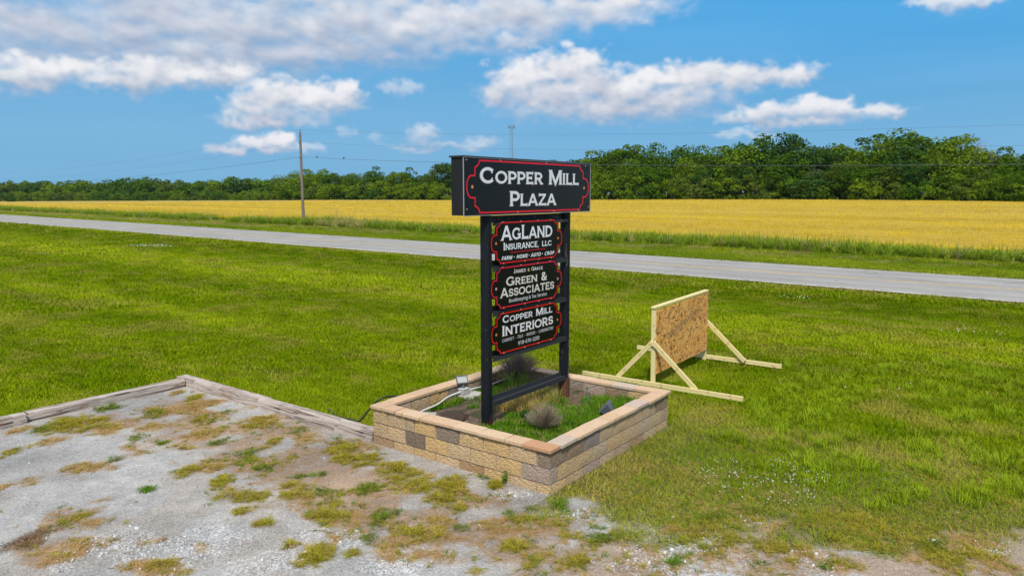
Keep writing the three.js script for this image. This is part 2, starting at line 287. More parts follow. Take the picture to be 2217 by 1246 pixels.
// ---------------------------------------------------------------- what lies where on the gravel lot (x, z, radius across, radius deep, kind)
const PATCH = [[-7.66,2.64,0.15,0.29,2],[-7.54,2.23,0.53,0.5,0],[-8.04,1.47,0.24,0.37,2],[-7.42,1.92,0.2,0.36,0],[-6.91,2.78,0.19,0.22,1],[-6.9,3.33,0.17,0.37,0],[-7.84,2.99,0.21,0.48,1],[-6.74,2.11,0.26,0.26,1],[-6.07,1.98,0.2,0.22,2],[-5.54,1.85,0.1,0.13,4],[-7.98,0.32,0.11,0.25,1],[-7.47,0.3,0.25,0.24,0],[-7.17,0.88,0.39,0.44,1],[-6.94,0.51,0.42,0.42,1],[-7.07,1.18,0.2,0.23,2],[-6.23,0.42,0.21,0.19,2],[-6.15,1.01,0.18,0.19,0],[-6.37,1.62,0.22,0.21,1],[-5.52,1.24,0.38,0.43,1],[-4.94,1.3,0.19,0.26,2],[-5.27,0.52,0.25,0.29,0],[-5.29,0.19,0.43,0.4,1],[-5.08,1.74,0.13,0.16,0],[-4.3,0.82,0.14,0.33,0],[-5.43,2.56,0.1,0.13,2],[-4.18,2.18,0.17,0.27,0],[-4.08,1.96,0.14,0.25,1],[-4.2,1.38,0.22,0.26,2],[-3.61,2.09,0.2,0.16,0],[-3.52,1.53,0.14,0.14,2],[-4.04,2.83,0.1,0.15,4],[-2.9,2.2,0.36,0.19,0],[-2.48,1.88,0.25,0.2,0],[-2.57,2.53,0.18,0.15,0],[-2.1,2.51,0.24,0.16,0],[-1.66,2.02,0.23,0.25,0],[-3.71,0.13,0.13,0.3,2],[-3.24,0.4,0.23,0.32,0],[-2.69,0.42,0.27,0.37,0],[-4.03,0.43,0.39,0.36,1],[-4.45,0.34,0.22,0.26,2],[-4.19,3.36,0.21,0.17,1],[-3.63,3.64,0.2,0.23,1],[-3.74,4.24,0.17,0.3,3],[-3.09,4.13,0.3,0.35,1],[-2.79,3.81,0.08,0.09,0],[-2.72,3.52,0.09,0.07,1],[-2.63,3.4,0.08,0.06,1],[-2.16,3.24,0.16,0.11,1],[-2.15,3.74,0.45,0.18,1],[-2.06,3.61,0.21,0.11,0],[-1.81,3.57,0.12,0.09,0],[-1.05,2.64,0.2,0.29,0],[-1.45,2.64,0.09,0.11,0],[-1.16,2.3,0.08,0.1,1],[-2.52,2.7,0.09,0.08,4],[-2.9,1.44,0.09,0.1,2],[-2.77,1.2,0.09,0.13,4],[-2.26,1.59,0.1,0.12,2],[-1.89,1.24,0.12,0.19,2],[-1.17,1.67,0.1,0.26,2],[-0.87,2.08,0.13,0.19,2],[-2.78,1.71,0.13,0.14,0],[-5.39,2.94,0.33,0.21,1],[-5.51,3.63,0.27,0.26,1],[-5.59,3.83,0.11,0.33,1],[-2.75,0.52,0.44,0.23,0],[-2.11,0.54,0.23,0.33,0],[-1.58,0.64,0.32,0.37,0],[-1.54,0.45,0.14,0.31,1],[-1.14,0.47,0.28,0.4,0],[-0.6,0.92,0.15,0.23,0],[-0.98,0.88,0.23,0.26,0],[-1.92,1.2,0.12,0.18,2],[-1.22,1.64,0.1,0.22,2],[-1.12,1.47,0.13,0.15,4],[-0.62,1.72,0.3,0.27,0],[-0.55,1.93,0.23,0.24,1],[-0.79,2.36,0.13,0.12,0],[-0.48,2.18,0.19,0.16,1],[-0.15,1.93,0.24,0.15,1],[-0.12,1.02,0.17,0.12,1],[0.13,0.71,0.16,0.11,0],[0.26,0.19,0.11,0.2,4],[0.04,0.43,0.11,0.13,2],[0.41,1.28,0.16,0.14,0],[0.77,1.45,0.14,0.17,0],[0.84,1.26,0.13,0.16,1],[1.11,1.14,0.13,0.13,0],[0.74,0.74,0.22,0.16,0],[1.03,0.61,0.32,0.15,2],[0.41,1.9,0.11,0.08,0],[-0.72,0.18,0.12,0.17,0],[-0.1,0.67,0.11,0.1,4],[-0.58,1.31,0.25,0.15,1],[-1.06,0.01,0.27,0.16,2],[0.09,1.09,0.22,0.09,1],[-0.3,1.29,0.09,0.09,2],[1.59,-0.06,0.19,0.15,1],[2.16,0.14,0.23,0.2,0],[2.01,0.12,0.1,0.09,2],[2.46,0.28,0.06,0.1,4],[1.89,0.61,0.1,0.1,4],[2.39,-0.71,0.21,0.24,1],[3.03,-0.86,0.2,0.21,0],[3.22,-1.48,0.36,0.34,0],[3.74,-1.72,0.35,0.26,0],[3.86,-1.36,0.18,0.18,2],[2.9,-1.09,0.19,0.12,1],[3.7,-1.79,0.16,0.18,1],[2.77,-0.11,0.18,0.13,0],[3.09,-0.19,0.06,0.07,4],[3.72,-0.83,0.26,0.18,1],[3.22,-0.37,0.19,0.14,1],[4.19,-1.69,0.34,0.21,1],[2.11,-1.11,0.34,0.18,2],[1.81,-0.61,0.16,0.15,2],[2.19,-0.18,0.2,0.18,0],[2.55,-0.28,0.23,0.21,0],[2.87,-0.44,0.16,0.18,1],[3.41,-0.93,0.27,0.19,0],[4.04,-1.11,0.24,0.22,0],[4.43,-1.36,0.24,0.22,1],[3.43,-0.45,0.19,0.13,1],[2.59,0.1,0.16,0.16,2],[1.92,0.4,0.15,0.13,2],[3.65,-1.32,0.26,0.16,0],[4.22,-1.33,0.2,0.15,0]];
const COARSE = [[-2.71,3.75,0.61,0.44,0],[-2.17,3.2,0.6,0.58,0],[-1.4,3.03,0.45,0.38,0],[-2.76,4.23,0.27,0.23,0],[-1.52,2.36,0.23,0.21,0],[-1.15,2.19,0.21,0.16,0],[-0.99,2.18,0.2,0.24,0],[-0.32,2.37,0.4,0.18,0],[0.54,0.27,0.39,0.17,0],[-0.43,0.23,0.33,0.18,0],[1.71,0.65,0.41,0.34,0],[1.55,0.96,0.31,0.24,0],[1.88,0.22,0.4,0.37,0],[2.37,0.19,0.42,0.29,0],[2.87,-0.27,0.32,0.32,0],[2.13,0.6,0.34,0.15,0],[2.08,-0.77,0.25,0.21,0],[3.99,-1.5,0.24,0.16,0],[4.34,-1.67,0.37,0.24,0]];
const SOIL = [[-3.44,1.32,0.71,0.97,0],[-2.57,1.42,0.73,1.18,0],[-1.72,1.44,0.69,1.16,0],[-4.59,0.33,0.82,0.82,0],[-4.28,1.44,0.44,0.76,0],[-3.22,0.29,0.63,0.83,0],[-5.84,1.06,0.91,1.27,0],[-7.18,0.76,0.66,0.75,0],[-4.47,1.59,0.49,0.83,0],[-7.33,1.96,0.73,0.59,0],[-3.99,3.63,0.36,0.46,0],[-3.24,4.2,0.45,0.41,0],[-1.62,1.47,0.71,0.78,0],[-0.64,1.55,0.83,0.73,0],[-0.13,1.35,0.71,0.67,0],[0.48,1.33,0.53,0.41,0],[0.46,0.72,0.52,0.36,0],[-0.63,0.62,0.57,0.51,0],[1.68,-0.47,0.6,0.36,0],[2.86,-1.25,0.68,0.25,0],[3.69,-1.05,0.69,0.4,0],[3.35,-0.47,0.64,0.27,0],[4.19,-1.78,0.56,0.25,0],[2.04,-1.0,0.56,0.26,0],[2.61,-0.33,0.5,0.32,0],[3.08,-0.35,0.48,0.27,0],[2.17,0.3,0.4,0.29,0]];
const EDGE = [[0.03,0.03],[0.23,0],[0.51,0.06],[0.86,-0.05],[1.35,0.13],[1.57,0.03],[1.86,-0.15],[1.95,-0.46],[2.1,-0.75],[2.4,-1.09],[2.67,-0.86],[2.99,-0.9],[3.24,-0.97],[3.6,-1.17],[3.89,-1.58],[4.21,-1.7],[4.61,-2.2],[5.34,-2.88],[12,-9]];
function edgeZ(x) { for (let i = 1; i < EDGE.length; i++) if (x <= EDGE[i][0]) return lerp(EDGE[i - 1][1], EDGE[i][1], (x - EDGE[i - 1][0]) / (EDGE[i][0] - EDGE[i - 1][0])); return -9; }
const LX = -8.36, LZ = -4.6, LW = 18, LH = 13.6, GW = 1024, GH = 774, RX = 0.7988, RZ = -0.6016;
const maps = [0, 1, 2, 3, 4, 5, 6].map(() => new Float32Array(GW * GH)); // five kinds of growth, coarse stone, bare soil
function stamp(arr, [x, z, ra, rb], soft) {
  const R = Math.max(ra, rb) * 2;
  for (let j = Math.max(0, Math.floor((z - R - LZ) / LH * GH)); j < Math.min(GH, (z + R - LZ) / LH * GH); j++) for (let i = Math.max(0, Math.floor((x - R - LX) / LW * GW)); i < Math.min(GW, (x + R - LX) / LW * GW); i++) {
    const px = LX + (i + 0.5) / GW * LW, pz = LZ + (j + 0.5) / GH * LH, dx = px - x, dz = pz - z, u = (dx * RX + dz * RZ) / ra, v = (dx * RZ - dz * RX) / rb;
    const d = Math.sqrt(u * u + v * v) + (fbm(px * 2.6, pz * 2.6, 5, 7) - 0.5) * 1.9, k = ss(1.12, 1.12 - soft, d);
    if (k > arr[j * GW + i]) arr[j * GW + i] = k;
  }
}
for (const p of PATCH) stamp(maps[p[4]], p, 1.25);
for (const p of COARSE) stamp(maps[5], p, 0.5);
for (const p of SOIL) stamp(maps[6], p, 1.1);
function mapAt(k, x, z) { const i = Math.floor((x - LX) / LW * GW), j = Math.floor((z - LZ) / LH * GH); return i < 0 || j < 0 || i >= GW || j >= GH ? 0 : maps[k][j * GW + i]; }
const lawnAt = (x, z) => ss(0.5, -0.3, z - edgeZ(x) + (fbm(x * 2.2, z * 2.2, 4, 91) - 0.5) * 1.5);   // right of the planter
{
  const TW = 2048, TH = 1548, bumpD = new Uint8Array(TW * TH * 4);
  const tex = dataTex(TW, TH, (x, y) => {
    const px = LX + (x + 0.5) / TW * LW, pz = LZ + (y + 0.5) / TH * LH, gi = Math.floor(y / TH * GH) * GW + Math.floor(x / TW * GW);
    const big = fbm(px * 0.9, pz * 0.9, 4, 2), mid = fbm(px * 6, pz * 6, 3, 3), g1 = hash(x, y, 4), g2 = vn(x * 0.55, y * 0.55, 6);
    const coarse = maps[5][gi], soil = clamp(maps[6][gi] * 2.1 * (0.85 + (mid - 0.5) * 1.6 + (big - 0.5) * 0.8)), lawn = px > 0 || pz < -0.2 ? lawnAt(Math.max(px, 0.1), pz) : 0;
    let k = 1 + (big - 0.5) * 0.34 + (mid - 0.5) * 0.2 + (g1 - 0.5) * lerp(0.26, 0.42, coarse) + (g2 - 0.5) * lerp(0.18, 0.42, coarse);
    let r = 153 * k, g = 150 * k, b = 147 * k;
    r = lerp(r, 164 * k, coarse * 0.7); g = lerp(g, 163 * k, coarse * 0.7); b = lerp(b, 162 * k, coarse * 0.7);
    const s = clamp(Math.max(soil * (1 - coarse * 0.6), (px > 0.4 ? 0.75 : 0.2) * ss(0.46, 0.62, fbm(px * 1.3 + 8, pz * 1.3, 4, 27))));
    r = lerp(r, 141 * k, s); g = lerp(g, 120 * k, s); b = lerp(b, 100 * k, s);
    const litter = clamp(maps[1][gi] * ss(0.35, 0.6, vn(x * 0.35, y * 0.35, 9) * 0.6 + g1 * 0.4) * 0.85), weed = clamp(Math.max(maps[0][gi], maps[2][gi], maps[4][gi]) * 0.8), dark = maps[3][gi];
    r = lerp(r, 158 * k, litter); g = lerp(g, 126 * k, litter); b = lerp(b, 86 * k, litter);
    r = lerp(r, 92 * k, weed); g = lerp(g, 88 * k, weed); b = lerp(b, 50 * k, weed);
    r = lerp(r, 96 * k, dark); g = lerp(g, 78 * k, dark); b = lerp(b, 60 * k, dark);
    r = lerp(r, 92 * k, lawn); g = lerp(g, 92 * k, lawn); b = lerp(b, 44 * k, lawn);
    const h = clamp(0.5 + (g1 - 0.5) * 0.5 + (g2 - 0.5) * 0.7 + (mid - 0.5) * 0.4) * 255, i = (y * TW + x) * 4;
    bumpD[i] = bumpD[i + 1] = bumpD[i + 2] = h; bumpD[i + 3] = 255;
    return [r, g, b];
  });
  const bt = new THREE.DataTexture(bumpD, TW, TH); bt.magFilter = THREE.LinearFilter; bt.needsUpdate = true;
  const sh = new THREE.Shape([[-8.36, 9], [9.64, 9], [9.64, -4.6], [-0.1, -4.6], [-0.1, -0.1], [-8.36, -0.1]].map(([x, z]) => new THREE.Vector2(x, -z)));
  const g = new THREE.ShapeGeometry(sh).rotateX(-Math.PI / 2).translate(0, 0.012, 0), p = g.attributes.position, uv = new Float32Array(p.count * 2);
  for (let i = 0; i < p.count; i++) { uv[i * 2] = (p.getX(i) - LX) / LW; uv[i * 2 + 1] = (p.getZ(i) - LZ) / LH; }
  // the right-hand part follows the fall of the lawn
  g.setAttribute('uv', new THREE.BufferAttribute(uv, 2));
  top('gravel_lot', new THREE.Mesh(g, mat([1, 1, 1], 0.95, { map: tex, bumpMap: bt, bumpScale: 0.012 })), 'pale grey gravel lot with bare soil and weeds', 'gravel', null, 'structure');
}

// ---------------------------------------------------------------- weathered timbers round the lot
{
  const wood = canvasTex(1024, 256, (c, w, h) => {
    c.fillStyle = '#b7aaa0'; c.fillRect(0, 0, w, h);
    const r = rng(5);
    for (let i = 0; i < 900; i++) { const y = r() * h, x = r() * w, l = 60 + r() * 400, k = r(); c.strokeStyle = k < 0.4 ? `rgba(70,55,48,${0.15 + r() * 0.3})` : k < 0.8 ? `rgba(196,186,178,${0.12 + r() * 0.25})` : `rgba(140,105,85,${0.2 + r() * 0.25})`; c.lineWidth = 0.6 + r() * 2.6; c.beginPath(); c.moveTo(x, y); c.bezierCurveTo(x + l * 0.3, y + (r() - 0.5) * 6, x + l * 0.6, y + (r() - 0.5) * 6, x + l, y + (r() - 0.5) * 4); c.stroke(); }
    for (let i = 0; i < 45; i++) { c.fillStyle = `rgba(48,38,34,${0.5 + r() * 0.4})`; const x = r() * w, y = r() * h; c.beginPath(); c.ellipse(x, y, 15 + r() * 60, 0.8 + r() * 1.8, 0, 0, 7); c.fill(); }
    for (let i = 0; i < 10; i++) { c.fillStyle = `rgba(150,84,48,${0.15 + r() * 0.25})`; c.beginPath(); c.ellipse(r() * w, r() * h, 20 + r() * 30, 6 + r() * 10, 0, 0, 7); c.fill(); }
  });
  const m = mat([1, 1, 1], 0.93, { map: wood, bumpMap: wood, bumpScale: 0.02 });
  const tie = (len, seed, alongX) => {
    let g = new THREE.BoxGeometry(len, 0.18, 0.22, Math.ceil(len * 9), 4, 4);
    const p = g.attributes.position;
    for (let i = 0; i < p.count; i++) {
      const x = p.getX(i), y = p.getY(i), z = p.getZ(i), e = (Math.abs(y) > 0.085 ? 1 : 0) + (Math.abs(z) > 0.105 ? 1 : 0);
      const n = vn(x * 5 + seed * 9, y * 25 + z * 25, seed) - 0.5, n2 = fbm(x * 1.3, z * 20 + y * 20, 3, seed + 3) - 0.5;
      p.setXYZ(i, x + (Math.abs(x) > len / 2 - 0.01 ? n * 0.03 : 0), y * (1 - 0.05 * (e > 1)) + n * 0.016 + n2 * 0.02, z * (1 - 0.06 * (e > 1)) + n * 0.014 + n2 * 0.02);
    }
    g.computeVertexNormals(); g = boxUV(g, 0.5);
    const uv = g.attributes.uv; for (let i = 0; i < uv.count; i++) uv.setXY(i, uv.getX(i) + seed * 0.37, uv.getY(i) * 2.2 + seed * 0.13);
    if (!alongX) g.rotateY(Math.PI / 2);
    return g;
  };
  const grp = 'weathered timbers edging the gravel lot';
  for (const [len, x, z, along, rot, s, label] of [
    [2.72, -7.24, -0.12, true, 0.0, 1, 'weathered grey landscape timber forming the corner of the gravel lot'],
    [2.72, -4.50, -0.1, true, 0.012, 2, 'weathered grey landscape timber running up to the stone planter'],
    [2.62, -8.36, 1.32, false, 0.01, 3, 'weathered brown-streaked timber butted against the corner timber'],
    [2.44, -8.3, 3.9, false, -0.02, 4, 'pale grey timber end to end with the brown-streaked timber'],
    [2.44, -8.26, 6.38, false, 0.0, 5, 'grey timber at the outer end of the timber row']]) {
    const o = new THREE.Mesh(tie(len, s, along), m); o.position.set(x, s === 3 ? 0.06 : 0.075, z); o.rotation.y = rot;
    top('landscape_timber', o, label, 'timber', grp);
  }
}

// ---------------------------------------------------------------- the block planter
{
  const planter = new THREE.Group();
  const speck = dataTex(512, 512, (x, y) => { const f = vn(x * 0.16, y * 0.16, 3), g = vn(x * 0.42, y * 0.42, 5), h = hash(x, y, 7), k = 1.0 + (f - 0.5) * 0.5 + (g - 0.5) * 0.36 + (h - 0.5) * 0.2; return [250 * k, 247 * k, 240 * k]; });
  const rough = dataTex(512, 512, (x, y) => { const v = 128 + (fbm(x * 0.05, y * 0.05, 4, 9) - 0.5) * 330; return [v, v, v]; }, false);
  const tone = (c) => [[1, 1, 1], [1.03, 0.99, 0.9], [0.98, 1, 1.12]].map((q) => mat([c[0] * q[0], c[1] * q[1], c[2] * q[2]], 0.93, { map: speck, bumpMap: rough, bumpScale: 0.026 }));
  const B = { ochre: tone([0.77, 0.53, 0.275]), ochre2: tone([0.7, 0.48, 0.26]), tan: tone([0.64, 0.47, 0.295]), pink: tone([0.54, 0.4, 0.29]), brown: tone([0.37, 0.27, 0.19]), dark: tone([0.28, 0.2, 0.145]), rust: tone([0.52, 0.32, 0.16]), grey: tone([0.36, 0.29, 0.23]) };
  const shapes = new Map();
  const blockGeo = (len, h, seed, both) => { // long axis x, rough faces at +-z
    const key = [len.toFixed(2), h.toFixed(2), seed % 3, both].join();
    if (shapes.has(key)) return shapes.get(key);
    let g = new THREE.BoxGeometry(len, h, 0.19, Math.max(3, Math.round(len * 16)), 4, 2);
    const p = g.attributes.position;
    for (let i = 0; i < p.count; i++) {
      let x = p.getX(i), y = p.getY(i), z = p.getZ(i);
      const ex = Math.abs(x) > len / 2 - 0.004, ey = Math.abs(y) > h / 2 - 0.004, ez = Math.abs(z) > 0.09;
      if (ez) z += Math.sign(z) * ((ex || ey ? -0.004 : 0) + (fbm(x * 17 + seed * 3, y * 17, 3, seed % 3) - 0.5) * 0.02);
      if (ex && both) x += Math.sign(x) * ((ey || ez) ? -0.006 : (fbm(z * 14, y * 14 + seed, 3, 5) - 0.42) * 0.022);
      p.setXYZ(i, x, y, z);
    }
    g.computeVertexNormals(); g = boxUV(g, 3.1);
    shapes.set(key, g); return g;
  };
  let n = 0;
  const put = (wall, a, b, y0, y1, m, both = false) => { // wall 0 front (z = 0), 1 right (x = 0), 2 left, 3 back; a..b along the wall
    const len = Math.abs(b - a) - 0.016, c = (a + b) / 2, o = part('block', blockGeo(len, y1 - y0 - 0.016, n++, both), B[m][n % 3], planter);
    const inset = 0.1;
    if (wall === 0) o.position.set(c, (y0 + y1) / 2, -inset);
    if (wall === 1) { o.position.set(-inset, (y0 + y1) / 2, c); o.rotation.y = Math.PI / 2; }
    if (wall === 2) { o.position.set(-3.11 + inset, (y0 + y1) / 2, c); o.rotation.y = Math.PI / 2; }
    if (wall === 3) { o.position.set(c, (y0 + y1) / 2, -3.29 + inset); o.rotation.y = Math.PI; }
  };
  const Y = [[0.332, 0.535], [0.129, 0.332], [-0.074, 0.129]];
  const front = [
    [[-3.11, -2.8, -2.43, -2.27, -1.86, -1.45, -1.04, -0.62, -0.2], ['tan', 'ochre2', 'tan', 'ochre', 'brown', 'ochre', 'ochre', 'ochre']],
    [[-3.11, -2.8, -2.45, -2.07, -1.65, -1.25, -0.83, -0.42, 0], ['tan', 'ochre', 'dark', 'ochre', 'ochre', 'ochre', 'ochre', 'pink']],
    [[-3.11, -2.69, -2.28, -1.87, -1.45, -1.03, -0.61, -0.2], ['rust', 'ochre2', 'ochre2', 'ochre', 'rust', 'ochre', 'ochre']]];
  const right = [
    [[0, -0.4, -0.8, -1.19, -1.59, -1.99, -2.4, -2.85, -3.29], ['brown', 'brown', 'grey', 'tan', 'tan', 'ochre2', 'tan', 'brown']],
    [[-0.2, -0.62, -1.02, -1.42, -1.82, -2.26, -2.68, -3.09], ['ochre2', 'tan', 'tan', 'ochre2', 'tan', 'tan', 'tan']],
    [[0, -0.38, -0.8, -1.21, -1.61, -2.05, -2.47, -2.88, -3.29], ['ochre', 'tan', 'pink', 'tan', 'pink', 'rust', 'tan', 'tan']]];
  const pick = ['tan', 'ochre2', 'brown', 'tan', 'grey', 'ochre2', 'tan', 'pink'];
  for (let c = 0; c < 3; c++) {
    const [y0, y1] = Y[c], seq = (wall, js, ms) => js.slice(1).forEach((b, i) => put(wall, js[i], b, y0, y1, ms[i], (wall === 0 && i === js.length - 2 && c === 1) || (wall === 1 && (i === 0 || i === js.length - 2) && c !== 1)));
    seq(0, ...front[c]); seq(1, ...right[c]);
    const s = c % 2 ? 0 : 0.2;
    const left = [-0.2], back = [c % 2 ? 0 : -0.2];
    for (let z = -0.2 - 0.41 + (c % 2 ? 0.2 : 0); z > -3.25 + (c % 2 ? 0.2 : 0.3); z -= 0.41) left.push(z);
    left.push(c % 2 ? -3.09 : -3.29);
    for (let x = back[0] - 0.41; x > -3.05; x -= 0.41) back.push(x);
    back.push(c % 2 ? -3.11 : -2.91);
    for (let i = 1; i < left.length; i++) if (left[i - 1] - left[i] > 0.05) put(2, left[i - 1], left[i], y0, y1, pick[(i * 3 + c) % 8]);
    for (let i = 1; i < back.length; i++) if (back[i - 1] - back[i] > 0.05) put(3, back[i - 1], back[i], y0, y1, pick[(i * 5 + c * 2) % 8]);
  }
  const mort = [box(3.074, 0.605, 0.154, -1.555, 0.2285, -0.1), box(3.074, 0.605, 0.154, -1.555, 0.2285, -3.19), box(0.154, 0.605, 2.936, -0.1, 0.2285, -1.645), box(0.154, 0.605, 2.936, -3.01, 0.2285, -1.645)];
  part('mortar', mergeGeometries(mort), mat([0.3, 0.285, 0.26], 0.95, { bumpMap: rough, bumpScale: 0.004 }), planter);
  // cap stones
  const ct = (c) => mat(c, 0.88, { map: speck, bumpMap: rough, bumpScale: 0.003 });
  const K = [ct([0.65, 0.445, 0.285]), ct([0.68, 0.49, 0.33]), ct([0.6, 0.41, 0.265]), ct([0.57, 0.45, 0.37]), ct([0.55, 0.3, 0.165])];
  const capGeo = (len, wd, seed) => {
    let g = new RoundedBoxGeometry(len, 0.047, wd, 2, 0.007);
    const p = g.attributes.position; for (let i = 0; i < p.count; i++) p.setXYZ(i, p.getX(i) + (vn(p.getZ(i) * 20, seed, 3) - 0.5) * 0.012 * Math.sign(p.getX(i)), p.getY(i), p.getZ(i) + (vn(p.getX(i) * 16, seed, 4) - 0.5) * 0.014);
    return boxUV(g, 2.7);
  };
  const r = rng(31);
  const cap = (alongX, a, b, cross, wd, m) => {
    const o = part('cap_stone', capGeo(Math.abs(b - a) - 0.011, wd, n++), K[m], planter), c = (a + b) / 2;
    cross += (r() - 0.5) * 0.014;
    o.position.set(alongX ? c : cross, 0.5575 + r() * 0.008, alongX ? cross : c); o.rotation.y = (alongX ? 0 : Math.PI / 2) + (r() - 0.5) * 0.035; o.rotation.x = (r() - 0.5) * 0.012;
  };
  [[-2.885, -2.62, 2], [-2.62, -2.47, 0], [-2.47, -2.13, 1], [-2.13, -1.89, 0], [-1.89, -1.54, 0], [-1.54, -1.09, 1], [-1.09, -0.68, 1], [-0.68, -0.39, 0], [-0.39, 0.03, 4]].forEach(([a, b, m]) => cap(true, a, b, -0.083, 0.222, m));
  [[-0.2, -0.58, 3], [-0.58, -1.0, 1], [-1.0, -1.45, 1], [-1.45, -1.75, 0], [-1.75, -2.19, 1], [-2.19, -2.57, 3], [-2.57, -3.09, 0]].forEach(([a, b, m]) => cap(false, a, b, -0.083, 0.222, m));
  [[0.03, -0.3, 2], [-0.3, -0.74, 0], [-0.74, -1.18, 2], [-1.18, -1.6, 0], [-1.6, -2.05, 1], [-2.05, -2.5, 0], [-2.5, -2.95, 1], [-2.95, -3.32, 0]].forEach(([a, b, m]) => cap(false, a, b, -3.02, 0.235, m));
  [[-2.895, -2.5, 1], [-2.5, -2.08, 0], [-2.08, -1.68, 0], [-1.68, -1.28, 1], [-1.28, -0.92, 0], [-0.92, -0.5, 3], [-0.5, 0.03, 0]].forEach(([a, b, m]) => cap(true, a, b, -3.205, 0.222, m));
  // soil inside
  const sg = new THREE.PlaneGeometry(2.74, 2.92, 60, 64).rotateX(-Math.PI / 2), sp = sg.attributes.position, suv = sg.attributes.uv;
  for (let i = 0; i < sp.count; i++) { const x = sp.getX(i) - 1.555, z = sp.getZ(i) - 1.645; sp.setXYZ(i, x, soilY(x, z), z); suv.setXY(i, x / 2.2, z / 2.2); }
  sg.computeVertexNormals();
  const st = dataTex(1024, 1024, (x, y) => { const a = fbm(x * 0.012, y * 0.012, 4, 41), g = hash(x, y, 3), f = vn(x * 0.25, y * 0.25, 8), k = 0.72 + (f - 0.5) * 0.5 + (g - 0.5) * 0.35, gr = ss(0.5, 0.62, a), pb = vn(x * 0.16, y * 0.16, 19) > 0.93 && a < 0.55; return pb ? [206, 202, 194] : [lerp(124, 78, gr) * k, lerp(98, 82, gr) * k, lerp(74, 38, gr) * k]; });
  part('soil', sg, mat([1, 1, 1], 0.97, { map: st, bumpMap: rough, bumpScale: 0.02 }), planter, 'brown soil with small white pebbles');
  top('stone_planter', planter, 'square raised planter of rough tan blocks with sandy cap stones', 'planter');
}
function soilY(x, z) { return 0.375 + (fbm(x * 2.4, z * 2.4, 3, 15) - 0.5) * 0.09 + 0.02 * Math.sin(x * 2) - 0.07 * ss(-2.5, -2.9, x); }

// ---------------------------------------------------------------- lettering: a wide engraver's capital alphabet drawn from strokes
const T0 = 0.175;
const arcP = (cx, cy, rx, ry, a0, a1, n = 22) => Array.from({ length: n + 1 }, (_, i) => { const a = (a0 + (a1 - a0) * i / n) * Math.PI / 180; return [cx + rx * Math.cos(a), cy + ry * Math.sin(a)]; });
const t_ = T0 / 2, V = (x) => ({ p: [[x, 0], [x, 1]], s: 3 });
const GLYPH = { // w: width; strokes p with serif bits s (1 start, 2 end)
  I: [0.34, [V(0.17)]],
  L: [0.72, [V(0.17), { p: [[0.1, t_], [0.68, t_]], s: 2 }]],
  P: [0.78, [V(0.17), { p: [[0.1, 1 - t_], [0.44, 1 - t_], ...arcP(0.44, 0.66, 0.24, 0.24, 90, -90), [0.1, 0.42]], s: 0 }]],
  R: [0.86, [V(0.17), { p: [[0.1, 1 - t_], [0.46, 1 - t_], ...arcP(0.46, 0.68, 0.22, 0.22, 90, -90), [0.1, 0.46]], s: 0 }, { p: [[0.42, 0.46], [0.74, 0]], s: 2 }]],
  E: [0.76, [V(0.17), { p: [[0.1, 1 - t_], [0.68, 1 - t_]], s: 2 }, { p: [[0.1, 0.51], [0.58, 0.51]], s: 2 }, { p: [[0.1, t_], [0.7, t_]], s: 2 }]],
  M: [1.1, [V(0.15), { p: [[0.17, 0.97], [0.55, 0.08], [0.93, 0.97]], s: 0 }, V(0.95)]],
  N: [0.96, [V(0.15), { p: [[0.15, 0.97], [0.81, 0.03]], s: 0 }, V(0.81)]],
  A: [0.98, [{ p: [[0.1, 0], [0.49, 1]], s: 1 }, { p: [[0.49, 1], [0.88, 0]], s: 2 }, { p: [[0.26, 0.31], [0.74, 0.31]], s: 0 }]],
  Z: [0.84, [{ p: [[0.08, 1 - t_], [0.76, 1 - t_]], s: 1 }, { p: [[0.7, 0.92], [0.12, 0.08]], s: 0 }, { p: [[0.06, t_], [0.78, t_]], s: 2 }]],
  C: [0.98, [{ p: arcP(0.52, 0.5, 0.4, 0.41, 42, 318, 36), s: 3, v: 1 }]],
  O: [1.02, [{ p: arcP(0.51, 0.5, 0.4, 0.41, 0, 362, 44), s: 0 }]],
  G: [1.02, [{ p: arcP(0.52, 0.5, 0.4, 0.41, 42, 330, 36), s: 1, v: 1 }, { p: [[0.86, 0.08], [0.86, 0.5]], s: 2 }, { p: [[0.62, 0.43], [0.94, 0.43]], s: 0 }]],
  S: [0.74, [{ p: [[0.62, 0.74], ...arcP(0.37, 0.71, 0.23, 0.2, 25, 270, 20), ...arcP(0.38, 0.29, 0.25, 0.2, 90, -155, 20), [0.11, 0.26]], s: 3, v: 1 }]],
  U: [0.92, [{ p: [[0.16, 1], [0.16, 0.42], ...arcP(0.46, 0.42, 0.3, 0.33, 180, 360), [0.76, 1]], s: 3 }]],
  D: [0.94, [V(0.17), { p: [[0.1, 1 - t_], [0.44, 1 - t_], ...arcP(0.44, 0.5, 0.38, 0.4, 90, -90), [0.1, t_]], s: 0 }]],
  T: [0.84, [{ p: [[0.42, 0], [0.42, 1]], s: 1 }, { p: [[0.05, 1 - t_], [0.79, 1 - t_]], s: 3 }]],
  J: [0.56, [{ p: [[0.38, 1], [0.38, 0.3], ...arcP(0.2, 0.28, 0.18, 0.2, 0, -130, 10)], s: 1 }]],
};
